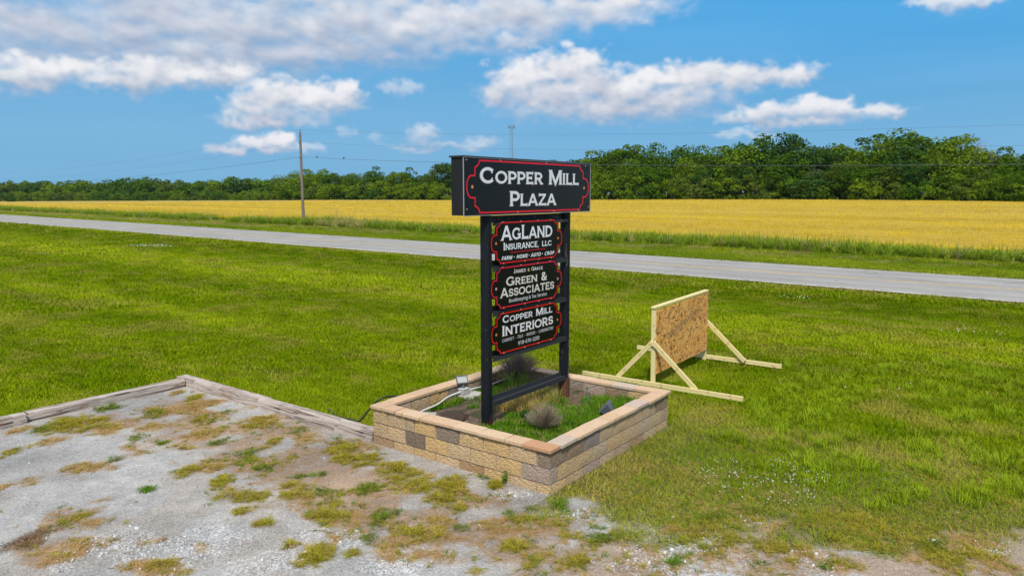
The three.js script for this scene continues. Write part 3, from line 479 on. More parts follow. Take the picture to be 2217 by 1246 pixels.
function glyphStroke(c, g, x, y, s, col, ox, oy) {
  c.strokeStyle = col; c.lineJoin = 'miter'; c.miterLimit = 3;
  const X = (p) => x + p[0] * s + ox, Yy = (p) => y - p[1] * s + oy;
  for (const k of g[1]) {
    c.lineWidth = T0 * s; c.lineCap = 'butt'; c.beginPath(); k.p.forEach((p, i) => (i ? c.lineTo(X(p), Yy(p)) : c.moveTo(X(p), Yy(p)))); c.stroke();
    for (const end of [1, 2]) if (k.s & end) {
      const a = end === 1 ? k.p[0] : k.p[k.p.length - 1], b = end === 1 ? k.p[1] : k.p[k.p.length - 2];
      let dx = b[0] - a[0], dy = b[1] - a[1]; const l = Math.hypot(dx, dy); dx /= l; dy /= l;
      if (k.v || Math.abs(dx) > 0.99) { dx = Math.sign(dx); dy = 0; } else { dx = 0; dy = Math.sign(dy); }
      const q = [a[0] + dx * 0.03, a[1] + dy * 0.03], hw = T0 * 0.5 + 0.055;
      c.lineWidth = 0.062 * s; c.beginPath(); c.moveTo(X([q[0] - dy * hw, 0]), Yy([0, q[1] - dx * hw])); c.lineTo(X([q[0] + dy * hw, 0]), Yy([0, q[1] + dx * hw])); c.stroke();
    }
  }
}
function smallCaps(c, text, x0, x1, y, S, style) { // upper case full size, lower case as small capitals, fitted from x0 to x1 with the base line at y
  const sm = style.small ?? 0.8, items = [...text].map((ch) => (ch === ' ' ? [null, S, 0.42] : GLYPH[ch.toUpperCase()] ? [GLYPH[ch.toUpperCase()], ch === ch.toUpperCase() ? S : S * sm] : [ch, S * (style.other ?? 1)]));
  const wide = (it) => (it[0] === null ? it[2] * S : typeof it[0] === 'string' ? 0.78 * it[1] : it[0][0] * it[1]);
  const k = (x1 - x0) / items.reduce((a, it) => a + wide(it), 0);
  let x = 0;
  c.save(); c.translate(x0, 0); c.scale(k, 1);
  for (const it of items) {
    if (it[0] !== null) for (const [col, ox, oy] of style.layers) {
      if (typeof it[0] === 'string') { c.fillStyle = col; c.font = `bold ${it[1] * 1.3}px sans-serif`; c.textAlign = 'left'; c.textBaseline = 'alphabetic'; c.fillText(it[0], x + ox, y + oy); } else glyphStroke(c, it[0], x, y, it[1], col, ox, oy);
    }
    x += wide(it);
  }
  c.restore();
}
function plain(c, text, x0, x1, y, capH, font, col) {
  c.save(); c.font = `${font} ${capH * 1.38}px sans-serif`; c.fillStyle = col; c.textAlign = 'left'; c.textBaseline = 'alphabetic';
  const w = c.measureText(text).width; c.translate(x0, y); c.scale((x1 - x0) / w, 1); c.fillText(text, 0, 0); c.restore();
}
// outline of a plaque: top half width, shoulder half width, ear half width, half height, shoulder height, ear height
function plaque(path, tw, sw, ew, hh, sh, eh, sx = 1, sy = 1, cx = 0, cy = 0) {
  const m = (x, y) => path.moveTo(cx + x * sx, cy + y * sy), l = (x, y) => path.lineTo(cx + x * sx, cy + y * sy);
  const q = (a, b, x, y) => path.quadraticCurveTo(cx + a * sx, cy + b * sy, cx + x * sx, cy + y * sy), z = (a, b, d, e, x, y) => path.bezierCurveTo(cx + a * sx, cy + b * sy, cx + d * sx, cy + e * sy, cx + x * sx, cy + y * sy);
  const e0 = sw + (ew - sw) * 0.3;
  m(-tw, hh); l(tw, hh); q(tw + (sw - tw) * 0.15, sh + (hh - sh) * 0.25, sw, sh); l(sw, eh); l(e0, eh); z(ew, eh, ew, -eh, e0, -eh); l(sw, -eh); l(sw, -sh); q(tw + (sw - tw) * 0.15, -sh - (hh - sh) * 0.25, tw, -hh);
  l(-tw, -hh); q(-tw - (sw - tw) * 0.15, -sh - (hh - sh) * 0.25, -sw, -sh); l(-sw, -eh); l(-e0, -eh); z(-ew, -eh, -ew, eh, -e0, eh); l(-sw, eh); l(-sw, sh); q(-tw - (sw - tw) * 0.15, sh + (hh - sh) * 0.25, -tw, hh);
}
const RED = 'rgb(226,20,44)';
{
  const sign = new THREE.Group();
  const blackPaint = (seed, flakes) => canvasTex(256, 1024, (c, w, h) => {
    c.fillStyle = 'rgb(17,21,26)'; c.fillRect(0, 0, w, h);
    const r = rng(seed);
    for (let i = 0; i < 260; i++) { c.fillStyle = r() < 0.5 ? `rgba(58,68,78,${0.05 + r() * 0.12})` : `rgba(8,10,14,${0.1 + r() * 0.2})`; c.fillRect(r() * w, r() * h, 1 + r() * 5, 20 + r() * 140); }
    for (let i = 0; i < flakes; i++) { const x = r() * w, y = r() * h; c.fillStyle = r() < 0.75 ? `rgba(112,76,78,${0.35 + r() * 0.5})` : `rgba(160,165,170,${0.3 + r() * 0.4})`; for (let k = 0; k < 6; k++) { c.beginPath(); c.ellipse(x + (r() - 0.5) * 14, y + (r() - 0.5) * 60, 1 + r() * 6, 3 + r() * 18, (r() - 0.5) * 0.5, 0, 7); c.fill(); } }
    for (let i = 0; i < 40; i++) { c.fillStyle = `rgba(190,200,205,${0.2 + r() * 0.5})`; c.fillRect(r() * w, r() * h, 1 + r() * 2, 1 + r() * 4); }
  });
  const black = mat([1, 1, 1], 0.5, { map: blackPaint(3, 4), specularIntensity: 0.55 }), flaky = mat([1, 1, 1], 0.5, { map: blackPaint(8, 22), specularIntensity: 0.55 });
  const rustTex = canvasTex(256, 256, (c, w, h) => { c.fillStyle = 'rgb(84,48,34)'; c.fillRect(0, 0, w, h); const r = rng(4); for (let i = 0; i < 700; i++) { c.fillStyle = r() < 0.5 ? `rgba(150,72,36,${r() * 0.35})` : `rgba(45,28,24,${r() * 0.4})`; c.beginPath(); c.ellipse(r() * w, r() * h, 2 + r() * 9, 2 + r() * 9, 0, 0, 7); c.fill(); } });
  const rust = mat([1, 1, 1], 0.9, { map: rustTex, bumpMap: rustTex, bumpScale: 0.006 });
  const orange = mat([0.36, 0.11, 0.04], 0.9, { map: rustTex });
  const px = -1.53, post = (z, m, y0 = 0.25) => { const g = new THREE.CylinderGeometry(0.079, 0.079, 3.335 - y0, 28, 1).translate(px, (3.335 + y0) / 2, z); const o = part('post', g, m, sign); return o; };
  const p1 = post(-0.69, black), p2 = post(-2.66, flaky);
  { // bare rusty foot of the near post, with a ragged upper edge
    const g = new THREE.CylinderGeometry(0.0805, 0.0805, 0.2, 40, 6, true), p = g.attributes.position;
    for (let i = 0; i < p.count; i++) { const a = Math.atan2(p.getZ(i), p.getX(i)); if (p.getY(i) > -0.09) p.setY(i, -0.1 + (p.getY(i) + 0.1) * (0.42 + 0.2 * vn(a * 3 + 9, 1, 4) + 0.75 * Math.exp(-(((a - 0.05) / 0.4) ** 2)))); }
    g.computeVertexNormals(); part('rusty_foot', g.translate(px, 0.455, -0.69), orange, p1, 'orange rust where the paint has gone');
  }
  part('sleeve', new THREE.CylinderGeometry(0.094, 0.094, 0.42, 28).translate(px, 0.48, -2.66), rust, p2, 'rusty brown steel sleeve');
  // crossbars: rolled steel with an upstand behind and a lip in front
  const barMat = mat([0.02, 0.021, 0.026], 0.65), specked = mat([1, 1, 1], 0.7, { map: canvasTex(1024, 64, (c, w, h) => { c.fillStyle = 'rgb(20,21,26)'; c.fillRect(0, 0, w, h); const r = rng(6); for (let i = 0; i < 90; i++) { c.fillStyle = `rgba(214,216,214,${0.25 + r() * 0.6})`; c.fillRect(r() < 0.5 ? r() * w : w * (r() < 0.5 ? 0.03 + r() * 0.2 : 0.78 + r() * 0.2), r() * h, 1 + r() * 4, 3 + r() * 22); } }) });
  const zA = -0.74, zB = -2.61, L = zA - zB, zc = (zA + zB) / 2;
  for (const [y, up, down] of [[3.235, 0.085, 0.05], [2.63, 0.078, 0.066], [1.998, 0.08, 0.058], [1.372, 0.076, 0.06], [0.737, 0.066, 0.058]]) {
    const b = part('crossbar', mergeGeometries([box(0.008, up + 0.012, L, px - 0.002, y + up / 2 - 0.006, zc), box(0.008, down, L, px + 0.074, y - down / 2, zc)]), y > 3 ? specked : barMat, sign);
    part('ledge', box(0.08, 0.008, L, px + 0.038, y - 0.003, zc), barMat, b);
  }
  // the cabinet
  const cab = part('cabinet', mergeGeometries([box(0.2, 0.74, 3.1, -1.533, 3.71, -1.665)]), mat([0.012, 0.011, 0.012], 0.6, { map: dataTex(256, 256, (x, y) => { const k = 190 + (fbm(x * 0.02, y * 0.02, 4, 6) - 0.5) * 130; return [k, k * 0.93, k * 0.96]; }) }), sign);
  part('lid', new RoundedBoxGeometry(0.235, 0.022, 3.15, 2, 0.005).translate(-1.535, 4.09, -1.665), mat([0.03, 0.03, 0.034], 0.5), cab);
  const alu = mat([0.42, 0.42, 0.43], 0.45, { metalness: 0.5 });
  part('edge_trim', mergeGeometries([box(0.012, 0.758, 0.008, -1.424, 3.709, -0.111), box(0.012, 0.758, 0.008, -1.424, 3.709, -3.219), box(0.012, 0.008, 3.1, -1.424, 4.082, -1.665), box(0.012, 0.008, 3.1, -1.424, 3.335, -1.665)]), alu, cab);
  const white3 = { layers: [['rgb(150,84,70)', -3, 3], ['rgb(150,152,160)', -1.5, 1.5], ['rgb(224,226,230)', 0.5, -0.5]], small: 0.8 };
  { // face: 3.084 x 0.738 m
    const W = 2048, H = 490, s = W / 3.084, X = (x) => W / 2 + x * s, Yy = (y) => H / 2 - y * s;
    const tex = canvasTex(W, H, (c) => {
      c.fillStyle = 'rgb(14,15,19)'; c.fillRect(0, 0, W, H);
      const r = rng(12);
      c.strokeStyle = RED; c.lineWidth = 0.021 * s; c.lineJoin = 'miter'; c.beginPath(); plaque(c, 1.235, 1.33, 1.53, 0.338, 0.248, 0.142, s, -s, W / 2, H / 2); c.closePath(); c.stroke();
      for (const x of [-1.385, 1.365]) { c.fillStyle = 'rgb(222,140,88)'; c.beginPath(); c.ellipse(X(x), Yy(-0.002), 0.022 * s, 0.022 * s, 0, 0, 7); c.fill(); }
      smallCaps(c, 'Copper Mill', X(-1.24), X(1.21), Yy(0.044), 0.212 * s, { ...white3, layers: [['rgb(158,84,66)', -4, 4], ['rgb(146,148,156)', -2, 2], ['rgb(222,224,228)', 1, -1]], small: 0.8 });
      smallCaps(c, 'Plaza', X(-0.6), X(0.57), Yy(-0.26), 0.204 * s, { layers: [['rgb(158,84,66)', -4, 4], ['rgb(146,148,156)', -2, 2], ['rgb(222,224,228)', 1, -1]], small: 0.82 });
      for (let i = 0; i < 60; i++) { c.fillStyle = `rgba(215,220,225,${0.3 + r() * 0.5})`; c.fillRect(r() * W, r() * H, 1 + r() * 3, 1 + r() * 4); }
    });
    part('face_panel', new THREE.PlaneGeometry(3.084, 0.738).rotateY(Math.PI / 2).translate(-1.4215, 3.709, -1.665), mat([1, 1, 1], 0.34, { map: tex, specularIntensity: 0.7 }), cab, 'dark panel with red border and pale lettering');
  }
  // three plaques
  const bolt = new THREE.CylinderGeometry(0.008, 0.008, 0.008, 8).rotateZ(Math.PI / 2), boltM = mat([0.6, 0.6, 0.6], 0.4, { metalness: 0.6 });
  const W = 1024, s = W / 1.9, H = Math.round(0.64 * s);
  const faces = [
    (c, X, Y) => {
      const st = { layers: [['rgb(104,84,80)', -2.5, 2.5], ['rgb(226,228,234)', 0.5, -0.5]], small: 0.8 };
      smallCaps(c, 'AgLand', X(-0.655), X(0.61), Y(0.032), 0.2 * s, { ...st, small: 0.84 });
      smallCaps(c, 'Insurance', X(-0.605), X(0.22), Y(-0.103), 0.106 * s, { layers: [['rgb(235,236,240)', 0, 0]], small: 0.8 });
      plain(c, ',', X(0.225), X(0.25), Y(-0.1), 0.1 * s, 'bold', 'rgb(235,236,240)');
      smallCaps(c, 'LLC', X(0.33), X(0.595), Y(-0.1), 0.078 * s, { layers: [['rgb(235,236,240)', 0, 0]] });
      c.strokeStyle = RED; c.lineWidth = 0.009 * s; c.beginPath(); c.moveTo(X(-0.44), Y(-0.143)); c.lineTo(X(0.43), Y(-0.138)); c.stroke();
      for (const [w, a, b] of [['FARM', -0.65, -0.4], ['HOME', -0.305, -0.03], ['AUTO', 0.05, 0.3], ['CROP', 0.395, 0.655]]) plain(c, w, X(a), X(b), Y(-0.237), 0.053 * s, 'italic bold', 'rgb(240,241,244)');
      for (const x of [-0.35, 0.01, 0.345]) { c.fillStyle = 'rgb(240,241,244)'; c.beginPath(); c.arc(X(x), Y(-0.21), 0.009 * s, 0, 7); c.fill(); }
    },
    (c, X, Y) => {
      const k = { layers: [['rgb(92,70,60)', -2, 2], ['rgb(218,212,202)', 0, 0]], small: 0.8 };
      smallCaps(c, 'James', X(-0.37), X(-0.07), Y(0.18), 0.058 * s, { layers: [['rgb(226,222,212)', 0, 0]], small: 0.82 });
      plain(c, '&', X(-0.03), X(0.025), Y(0.18), 0.05 * s, 'bold', 'rgb(216,190,120)');
      smallCaps(c, 'Grace', X(0.065), X(0.36), Y(0.18), 0.056 * s, { layers: [['rgb(226,222,212)', 0, 0]], small: 0.8 });
      smallCaps(c, 'Green', X(-0.545), X(0.22), Y(0.012), 0.13 * s, k);
      plain(c, '&', X(0.315), X(0.475), Y(0.01), 0.125 * s, 'bold', 'rgb(222,218,210)');
      smallCaps(c, 'Associates', X(-0.675), X(0.67), Y(-0.14), 0.134 * s, { ...k, small: 0.84 });
      plain(c, 'Bookkeeping & Tax Service', X(-0.478), X(0.47), Y(-0.222), 0.05 * s, '', 'rgb(232,232,232)');
    },
    (c, X, Y) => {
      const k = { layers: [['rgb(96,80,74)', -2, 2], ['rgb(222,222,226)', 0, 0]], small: 0.8 };
      smallCaps(c, 'Copper', X(-0.625), X(0.105), Y(0.14), 0.105 * s, k);
      smallCaps(c, 'Mill', X(0.182), X(0.625), Y(0.138), 0.108 * s, k);
      smallCaps(c, 'Interiors', X(-0.64), X(0.648), Y(-0.045), 0.148 * s, { ...k, layers: [['rgb(140,92,66)', -2.5, 2.5], ['rgb(222,222,226)', 0, 0]], small: 0.86 });
      for (const [w, a, b] of [['CARPET', -0.635, -0.355], ['TILE', -0.275, -0.135], ['WOOD', -0.055, 0.17], ['CABINETRY', 0.258, 0.655]]) plain(c, w, X(a), X(b), Y(-0.132), 0.044 * s, '', 'rgb(226,226,230)');
      for (const x of [-0.315, -0.095, 0.214]) { c.fillStyle = 'rgb(196,150,120)'; c.beginPath(); c.arc(X(x), Y(-0.112), 0.007 * s, 0, 7); c.fill(); }
      for (const [w, a, b] of [['918', -0.262, -0.115], ['676', -0.075, 0.06], ['3200', 0.1, 0.28]]) plain(c, w, X(a), X(b), Y(-0.23), 0.057 * s, '', 'rgb(234,234,236)');
      for (const x of [-0.095, 0.08]) { c.fillStyle = 'rgb(234,234,236)'; c.beginPath(); c.arc(X(x), Y(-0.203), 0.008 * s, 0, 7); c.fill(); }
    }];
  [2.946, 2.324, 1.685].forEach((cy, n) => {
    const shape = new THREE.Shape(); plaque(shape, 0.69, 0.775, 0.925, 0.3, 0.228, 0.138);
    const body = new THREE.ExtrudeGeometry(shape, { depth: 0.012, bevelEnabled: false, curveSegments: 10 }).rotateY(Math.PI / 2).translate(-1.462, cy, -1.57);
    const o = part('plaque', body, mat([0.006, 0.006, 0.006], 0.5), sign, ['plaque with a red rule under its second line', 'plaque with four lines of cream lettering', 'plaque with a telephone number along the bottom'][n]);
    const tex = canvasTex(W, H, (c) => {
      const X = (x) => W / 2 + x * s, Y = (y) => H / 2 - y * s, r = rng(40 + n);
      c.fillStyle = ['rgb(11,7,7)', 'rgb(8,7,9)', 'rgb(6,6,7)'][n]; c.fillRect(0, 0, W, H);
      c.strokeStyle = ['rgb(222,24,26)', 'rgb(222,26,58)', 'rgb(220,26,24)'][n]; c.lineWidth = 0.017 * s; c.beginPath(); plaque(c, 0.668, 0.748, 0.892, 0.277, 0.212, 0.114, s, -s, W / 2, H / 2); c.closePath(); c.stroke();
      for (const x of [-0.765, 0.765]) { c.fillStyle = n === 1 ? 'rgb(214,160,150)' : 'rgb(214,128,72)'; c.beginPath(); c.arc(X(x), Y(0), 0.02 * s, 0, 7); c.fill(); }
      faces[n](c, X, Y);
      for (let i = 0; i < 26; i++) { c.fillStyle = `rgba(210,212,216,${0.2 + r() * 0.4})`; c.fillRect(r() * W, r() * H, 1 + r() * 2, 1 + r() * 3); }
    });
    const g = new THREE.ShapeGeometry(shape, 10), p = g.attributes.position, uv = g.attributes.uv;
    for (let i = 0; i < p.count; i++) uv.setXY(i, 0.5 + p.getX(i) / 1.9, 0.5 + p.getY(i) / (H / s));
    part('lettering', g.rotateY(Math.PI / 2).translate(-1.4485, cy, -1.57), mat([1, 1, 1], 0.36, { map: tex, specularIntensity: 0.45 }), o);
    for (const [dz, dy] of [[-0.62, 0.287], [-0.2, 0.287], [0.22, 0.287], [0.55, 0.287], [-0.6, -0.287], [-0.1, -0.287], [0.25, -0.287], [0.58, -0.287]]) { const b = part('bolt', bolt, boltM, o); b.position.set(-1.444, cy + dy, -1.57 - dz); }
  });
  for (const [dz, dy] of [[-1.5, 0.335], [-0.8, 0.352], [0.3, 0.352], [1.4, 0.34], [-1.5, -0.29], [-0.4, -0.352], [0.5, -0.352], [1.2, -0.352], [1.5, -0.3]]) { const b = part('bolt', bolt, boltM, cab); b.position.set(-1.418, 3.71 + dy, -1.665 - dz); }
  top('pylon_sign', sign, 'tall black two-post sign with a wide cabinet above three red-bordered plaques', 'sign');
}

// ---------------------------------------------------------------- the plywood board on a lumber frame
{
  const board = new THREE.Group();
  const pine = (seed) => canvasTex(512, 128, (c, w, h) => {
    const r = rng(seed); c.fillStyle = 'rgb(222,205,146)'; c.fillRect(0, 0, w, h);
    for (let i = 0; i < 130; i++) { const y = r() * h; c.strokeStyle = r() < 0.55 ? `rgba(176,142,78,${0.08 + r() * 0.22})` : `rgba(240,230,180,${0.1 + r() * 0.25})`; c.lineWidth = 0.6 + r() * 2; c.beginPath(); c.moveTo(-5, y); c.bezierCurveTo(w * 0.3, y + (r() - 0.5) * 14, w * 0.7, y + (r() - 0.5) * 14, w + 5, y + (r() - 0.5) * 8); c.stroke(); }
    for (let i = 0; i < 5; i++) { const x = r() * w, y = h * (0.2 + r() * 0.6); for (let k = 6; k > 0; k--) { c.fillStyle = `rgba(${150 - k * 4},${96 - k * 2},48,${0.1 + 0.1 * (6 - k)})`; c.beginPath(); c.ellipse(x, y, k * 2.4, k * 1.5, 0.2, 0, 7); c.fill(); } c.fillStyle = 'rgb(86,52,28)'; c.beginPath(); c.ellipse(x, y, 2.5, 2, 0, 0, 7); c.fill(); }
  });
  const pm = [pine(2), pine(3), pine(5)].map((t) => mat([1, 1, 1], 0.8, { map: t }));
  const stick = (len, w = 0.089, d = 0.038) => { const g = boxUV(new RoundedBoxGeometry(len, w, d, 2, 0.004), 1), p = g.attributes.position, uv = g.attributes.uv; for (let i = 0; i < p.count; i++) uv.setXY(i, p.getX(i) / 1.3, (p.getY(i) + p.getZ(i)) / 0.15 + 0.5); return g; };
  const osbTex = canvasTex(2048, 1024, (c, w, h) => {
    const r = rng(9); c.fillStyle = 'rgb(206,142,66)'; c.fillRect(0, 0, w, h);
    for (let i = 0; i < 5200; i++) {
      const x = r() * w, y = r() * h, l = 30 + r() * 90, a = r() * Math.PI, wd = 9 + r() * 24, k = r(), t = r();
      c.save(); c.translate(x, y); c.rotate(a);
      c.fillStyle = k < 0.5 ? `rgb(${216 + t * 28},${156 + t * 26},${74 + t * 22})` : k < 0.78 ? `rgb(${190 + t * 20},${126 + t * 20},${54 + t * 14})` : k < 0.88 ? `rgb(${206 + t * 20},${162 + t * 20},${96 + t * 20})` : `rgb(${96 + t * 30},${62 + t * 20},${30 + t * 12})`;
      c.beginPath(); c.moveTo(-l / 2, -wd / 2 + r() * 4); c.lineTo(l / 2, -wd / 2 + r() * 6); c.lineTo(l / 2 - r() * 8, wd / 2); c.lineTo(-l / 2 + r() * 8, wd / 2); c.fill();
      c.strokeStyle = `rgba(74,44,20,${0.25 + r() * 0.4})`; c.lineWidth = 1.2; c.beginPath(); c.moveTo(-l / 2, wd / 2); c.lineTo(l / 2, wd / 2); c.stroke(); c.restore();
    }
    for (let i = 0; i < 420; i++) { // weather stain running up to the right
      const u = r(), x = w * (0.2 + u * 0.62) + (r() - 0.5) * 90, y = h * (0.5 - u * 0.3) + (r() + r() - 1) * 110; c.fillStyle = `rgba(84,66,54,${0.08 + r() * 0.24})`; c.save(); c.translate(x, y); c.rotate(r() * 3.1); c.fillRect(-20 - r() * 20, -5, 40 + r() * 40, 5 + r() * 12); c.restore();
    }
  });
  const og = boxUV(new THREE.BoxGeometry(0.012, 1.2192, 2.4384)), op = og.attributes.position, ouv = og.attributes.uv;
  for (let i = 0; i < op.count; i++) ouv.setXY(i, -op.getZ(i) / 2.44 + 0.5, op.getY(i) / 1.22 + 0.5);
  const zn = 0, zf = -2.45;
  part('osb_sheet', og.translate(0.006, 0.245 + 0.6096 - 0.03, zn - 1.225), mat([1, 1, 1], 0.85, { map: osbTex, bumpMap: osbTex, bumpScale: 0.002 }), board, 'strand board sheet with a dark weather stain');
  const plate = part('top_plate', stick(2.53, 0.1, 0.038).rotateX(Math.PI / 2).rotateY(Math.PI / 2), pm[0], board); plate.position.set(-0.045, 1.478, -1.225);
  [[zn, 1], [zf, 2]].forEach(([z, k]) => {
    const sgn = k === 1 ? 1 : -1, p = part('post', stick(1.48).rotateZ(Math.PI / 2), pm[k], board); p.position.set(-0.05, 0.715, z);
    const b = part('base_rail', stick(3.22), pm[k === 1 ? 0 : 1], board); b.position.set(k === 1 ? 0.08 : -0.06, 0.035, z + sgn * 0.082); b.rotation.y = k === 1 ? 0.02 : 0.02;
    for (const d of [-1, 1]) {
      const x0 = -0.05, y0 = 0.83, x1 = d < 0 ? -0.78 : 0.82, y1 = 0.055, len = Math.hypot(x1 - x0, y1 - y0), br = part('brace', stick(len), pm[d < 0 ? 2 : 0], board);
      br.position.set((x0 + x1) / 2, (y0 + y1) / 2, z + sgn * (0.041 + (d > 0 ? 0.001 : 0))); br.rotation.z = Math.atan2(y1 - y0, x1 - x0);
    }
  });
  board.position.set(-1.2, 0.045, -5.32); board.rotation.x = 0.022;
  top('board_stand', board, 'strand board panel held upright on a braced frame of new lumber', 'board stand');
}

// ---------------------------------------------------------------- small things in and on the planter
{
  const grey = mat([0.11, 0.125, 0.14], 0.5, { metalness: 0.2 }), lens = new THREE.MeshPhysicalMaterial({ color: lin(0.45, 0.47, 0.46), roughness: 0.2, clearcoat: 1, clearcoatRoughness: 0.05 });
  const flood = (label) => { // faces +z of its own, knuckle below
    const o = new THREE.Group(), head = new THREE.Group();
    const W = 0.125, H = 0.085, w = 0.085, h = 0.05, d = 0.12, P = [[-W, -H, 0], [W, -H, 0], [W, H, 0], [-W, H, 0], [-w, -h, -d], [w, -h, -d], [w, h, -d], [-w, h, -d]];
    const f = [[4, 7, 6, 5], [0, 4, 5, 1], [1, 5, 6, 2], [2, 6, 7, 3], [3, 7, 4, 0]], pos = [];
    for (const q of f) for (const i of [0, 1, 2, 0, 2, 3]) pos.push(...P[q[i]]);
    const g = new THREE.BufferGeometry(); g.setAttribute('position', new THREE.Float32BufferAttribute(pos, 3)); g.computeVertexNormals();
    const housing = part('housing', g, grey, o);
    part('rim', mergeGeometries([box(0.27, 0.022, 0.03, 0, 0.084, 0.012), box(0.27, 0.022, 0.03, 0, -0.084, 0.012), box(0.022, 0.146, 0.03, 0.124, 0, 0.012), box(0.022, 0.146, 0.03, -0.124, 0, 0.012)]), grey, housing);
    part('glass', box(0.226, 0.146, 0.006, 0, 0, 0.014), lens, housing);
    part('knuckle', mergeGeometries([new THREE.CylinderGeometry(0.016, 0.016, 0.1, 10).translate(0, -0.11, -0.05), new THREE.CylinderGeometry(0.024, 0.024, 0.04, 12).rotateZ(Math.PI / 2).translate(0, -0.075, -0.05)]), grey, o);
    return o;
  };
  const f1 = flood(); f1.scale.setScalar(0.72); f1.position.set(-2.83, 0.655, -1.66); f1.rotation.set(0, 1.05, 0); f1.rotateX(-0.62);
  top('floodlight', f1, 'grey floodlight with its pale lens turned up at the sign, above the junction box', 'floodlight');
  const f2 = flood(); f2.scale.setScalar(0.9); f2.position.set(-0.42, 0.55, -2.06); f2.rotation.set(0, -1.25, 0); f2.rotateX(-0.75);
  top('floodlight', f2, 'grey floodlight seen from its closed back, leaning by the right planter wall', 'floodlight');
  const jb = new THREE.Group(), jm = mat([0.4, 0.4, 0.4], 0.55);
  part('body', new RoundedBoxGeometry(0.12, 0.085, 0.15, 2, 0.008).translate(0, 0.0425, 0), jm, jb); part('cover', new RoundedBoxGeometry(0.128, 0.012, 0.158, 2, 0.004).translate(0, 0.091, 0), mat([0.5, 0.5, 0.5], 0.5), jb); part('stem', new THREE.CylinderGeometry(0.014, 0.014, 0.1, 10).translate(0, 0.14, 0), grey, jb);
  jb.position.set(-2.79, 0.43, -1.66);
  top('junction_box', jb, 'small grey electrical junction box on the soil under the upturned floodlight', 'junction box');
  const paver = new THREE.Mesh(new RoundedBoxGeometry(0.3, 0.05, 0.36, 2, 0.008), mat([0.44, 0.41, 0.38], 0.9)); paver.position.set(-2.72, 0.4, -1.76); paver.rotation.y = 0.1;
  top('paver', paver, 'flat concrete paver beneath the junction box', 'paver');
  const slab = new THREE.Mesh(new RoundedBoxGeometry(0.22, 0.05, 0.16, 2, 0.01), mat([0.4, 0.38, 0.35], 0.9)); slab.position.set(-2.58, 0.375, -0.62); slab.rotation.y = 0.5;
  top('paver', slab, 'half-buried grey stone slab beside the dark soil mound', 'paver');
  const cm = mat([0.62, 0.63, 0.63], 0.5);
  top('conduit', new THREE.Mesh(tubeGeo([[-2.76, 0.36, -0.42], [-2.79, 0.385, -0.75], [-2.8, 0.4, -1.05], [-2.86, 0.44, -1.38], [-2.8, 0.475, -1.58], [-2.79, 0.475, -1.74], [-2.78, 0.465, -1.95], [-2.8, 0.43, -2.3], [-2.84, 0.42, -2.7], [-2.86, 0.4, -3.0]], 0.0135, 70, 8), cm), 'pale grey electrical conduit lying along the inside of the left planter wall', 'conduit');
  const bm = mat([0.012, 0.013, 0.014], 0.45);
  top('cable', new THREE.Mesh(tubeGeo([[-1.25, soilY(-1.25, -0.7) + 0.01, -0.7], [-1.05, soilY(-1.05, -0.88) + 0.012, -0.88], [-0.8, soilY(-0.8, -1.3) + 0.012, -1.3], [-0.58, soilY(-0.58, -1.6) + 0.015, -1.6], [-0.48, soilY(-0.48, -1.9) + 0.02, -1.9], [-0.43, 0.47, -2.06]], 0.009, 50, 6), bm), 'black cable crossing the soil to the leaning floodlight', 'cable');
  top('hose', new THREE.Mesh(tubeGeo([[-3.2, 0.3, -0.95], [-3.17, 0.5, -0.7], [-3.17, 0.6, -0.45], [-3.24, 0.58, -0.25], [-3.4, 0.4, -0.18], [-3.75, 0.14, -0.3], [-4.1, 0.06, -0.45], [-4.45, 0.05, -0.45], [-4.9, 0.045, -0.62]], 0.014, 60, 7), bm), 'black hose looping over the planter corner onto the lawn', 'hose');
  const stake = new THREE.Group(), gm = mat([0.05, 0.16, 0.13], 0.6);
  part('stake', mergeGeometries([new THREE.CylinderGeometry(0.008, 0.005, 0.3, 7).translate(0, 0.13, 0), box(0.05, 0.012, 0.02, 0, 0.28, 0)]), gm, stake); part('spike', new THREE.CylinderGeometry(0.006, 0.006, 0.26, 7).rotateZ(-0.1).translate(0.05, 0.12, 0.01), gm, stake);
  stake.position.set(-0.97, 0.37, -2.45);
  top('garden_stake', stake, 'thin green garden stake standing in the planter grass', 'garden stake');
  { // mound of dark soil
    const g = new THREE.SphereGeometry(1, 40, 20, 0, Math.PI * 2, 0, Math.PI / 2), p = g.attributes.position;
    for (let i = 0; i < p.count; i++) { const n = 1 + (fbm(p.getX(i) * 3 + 9, p.getZ(i) * 3 + p.getY(i) * 2, 4, 3) - 0.5) * 0.7; p.setXYZ(i, p.getX(i) * n * 0.24, p.getY(i) * n * 0.1, p.getZ(i) * n * 0.2); }
    g.computeVertexNormals();
    const o = new THREE.Mesh(g, mat([0.05, 0.03, 0.022], 0.98)); o.position.set(-2.15, 0.37, -0.72);
    top('soil_mound', o, 'dark brown mound of loose soil in the planter', 'soil mound');
  }
}

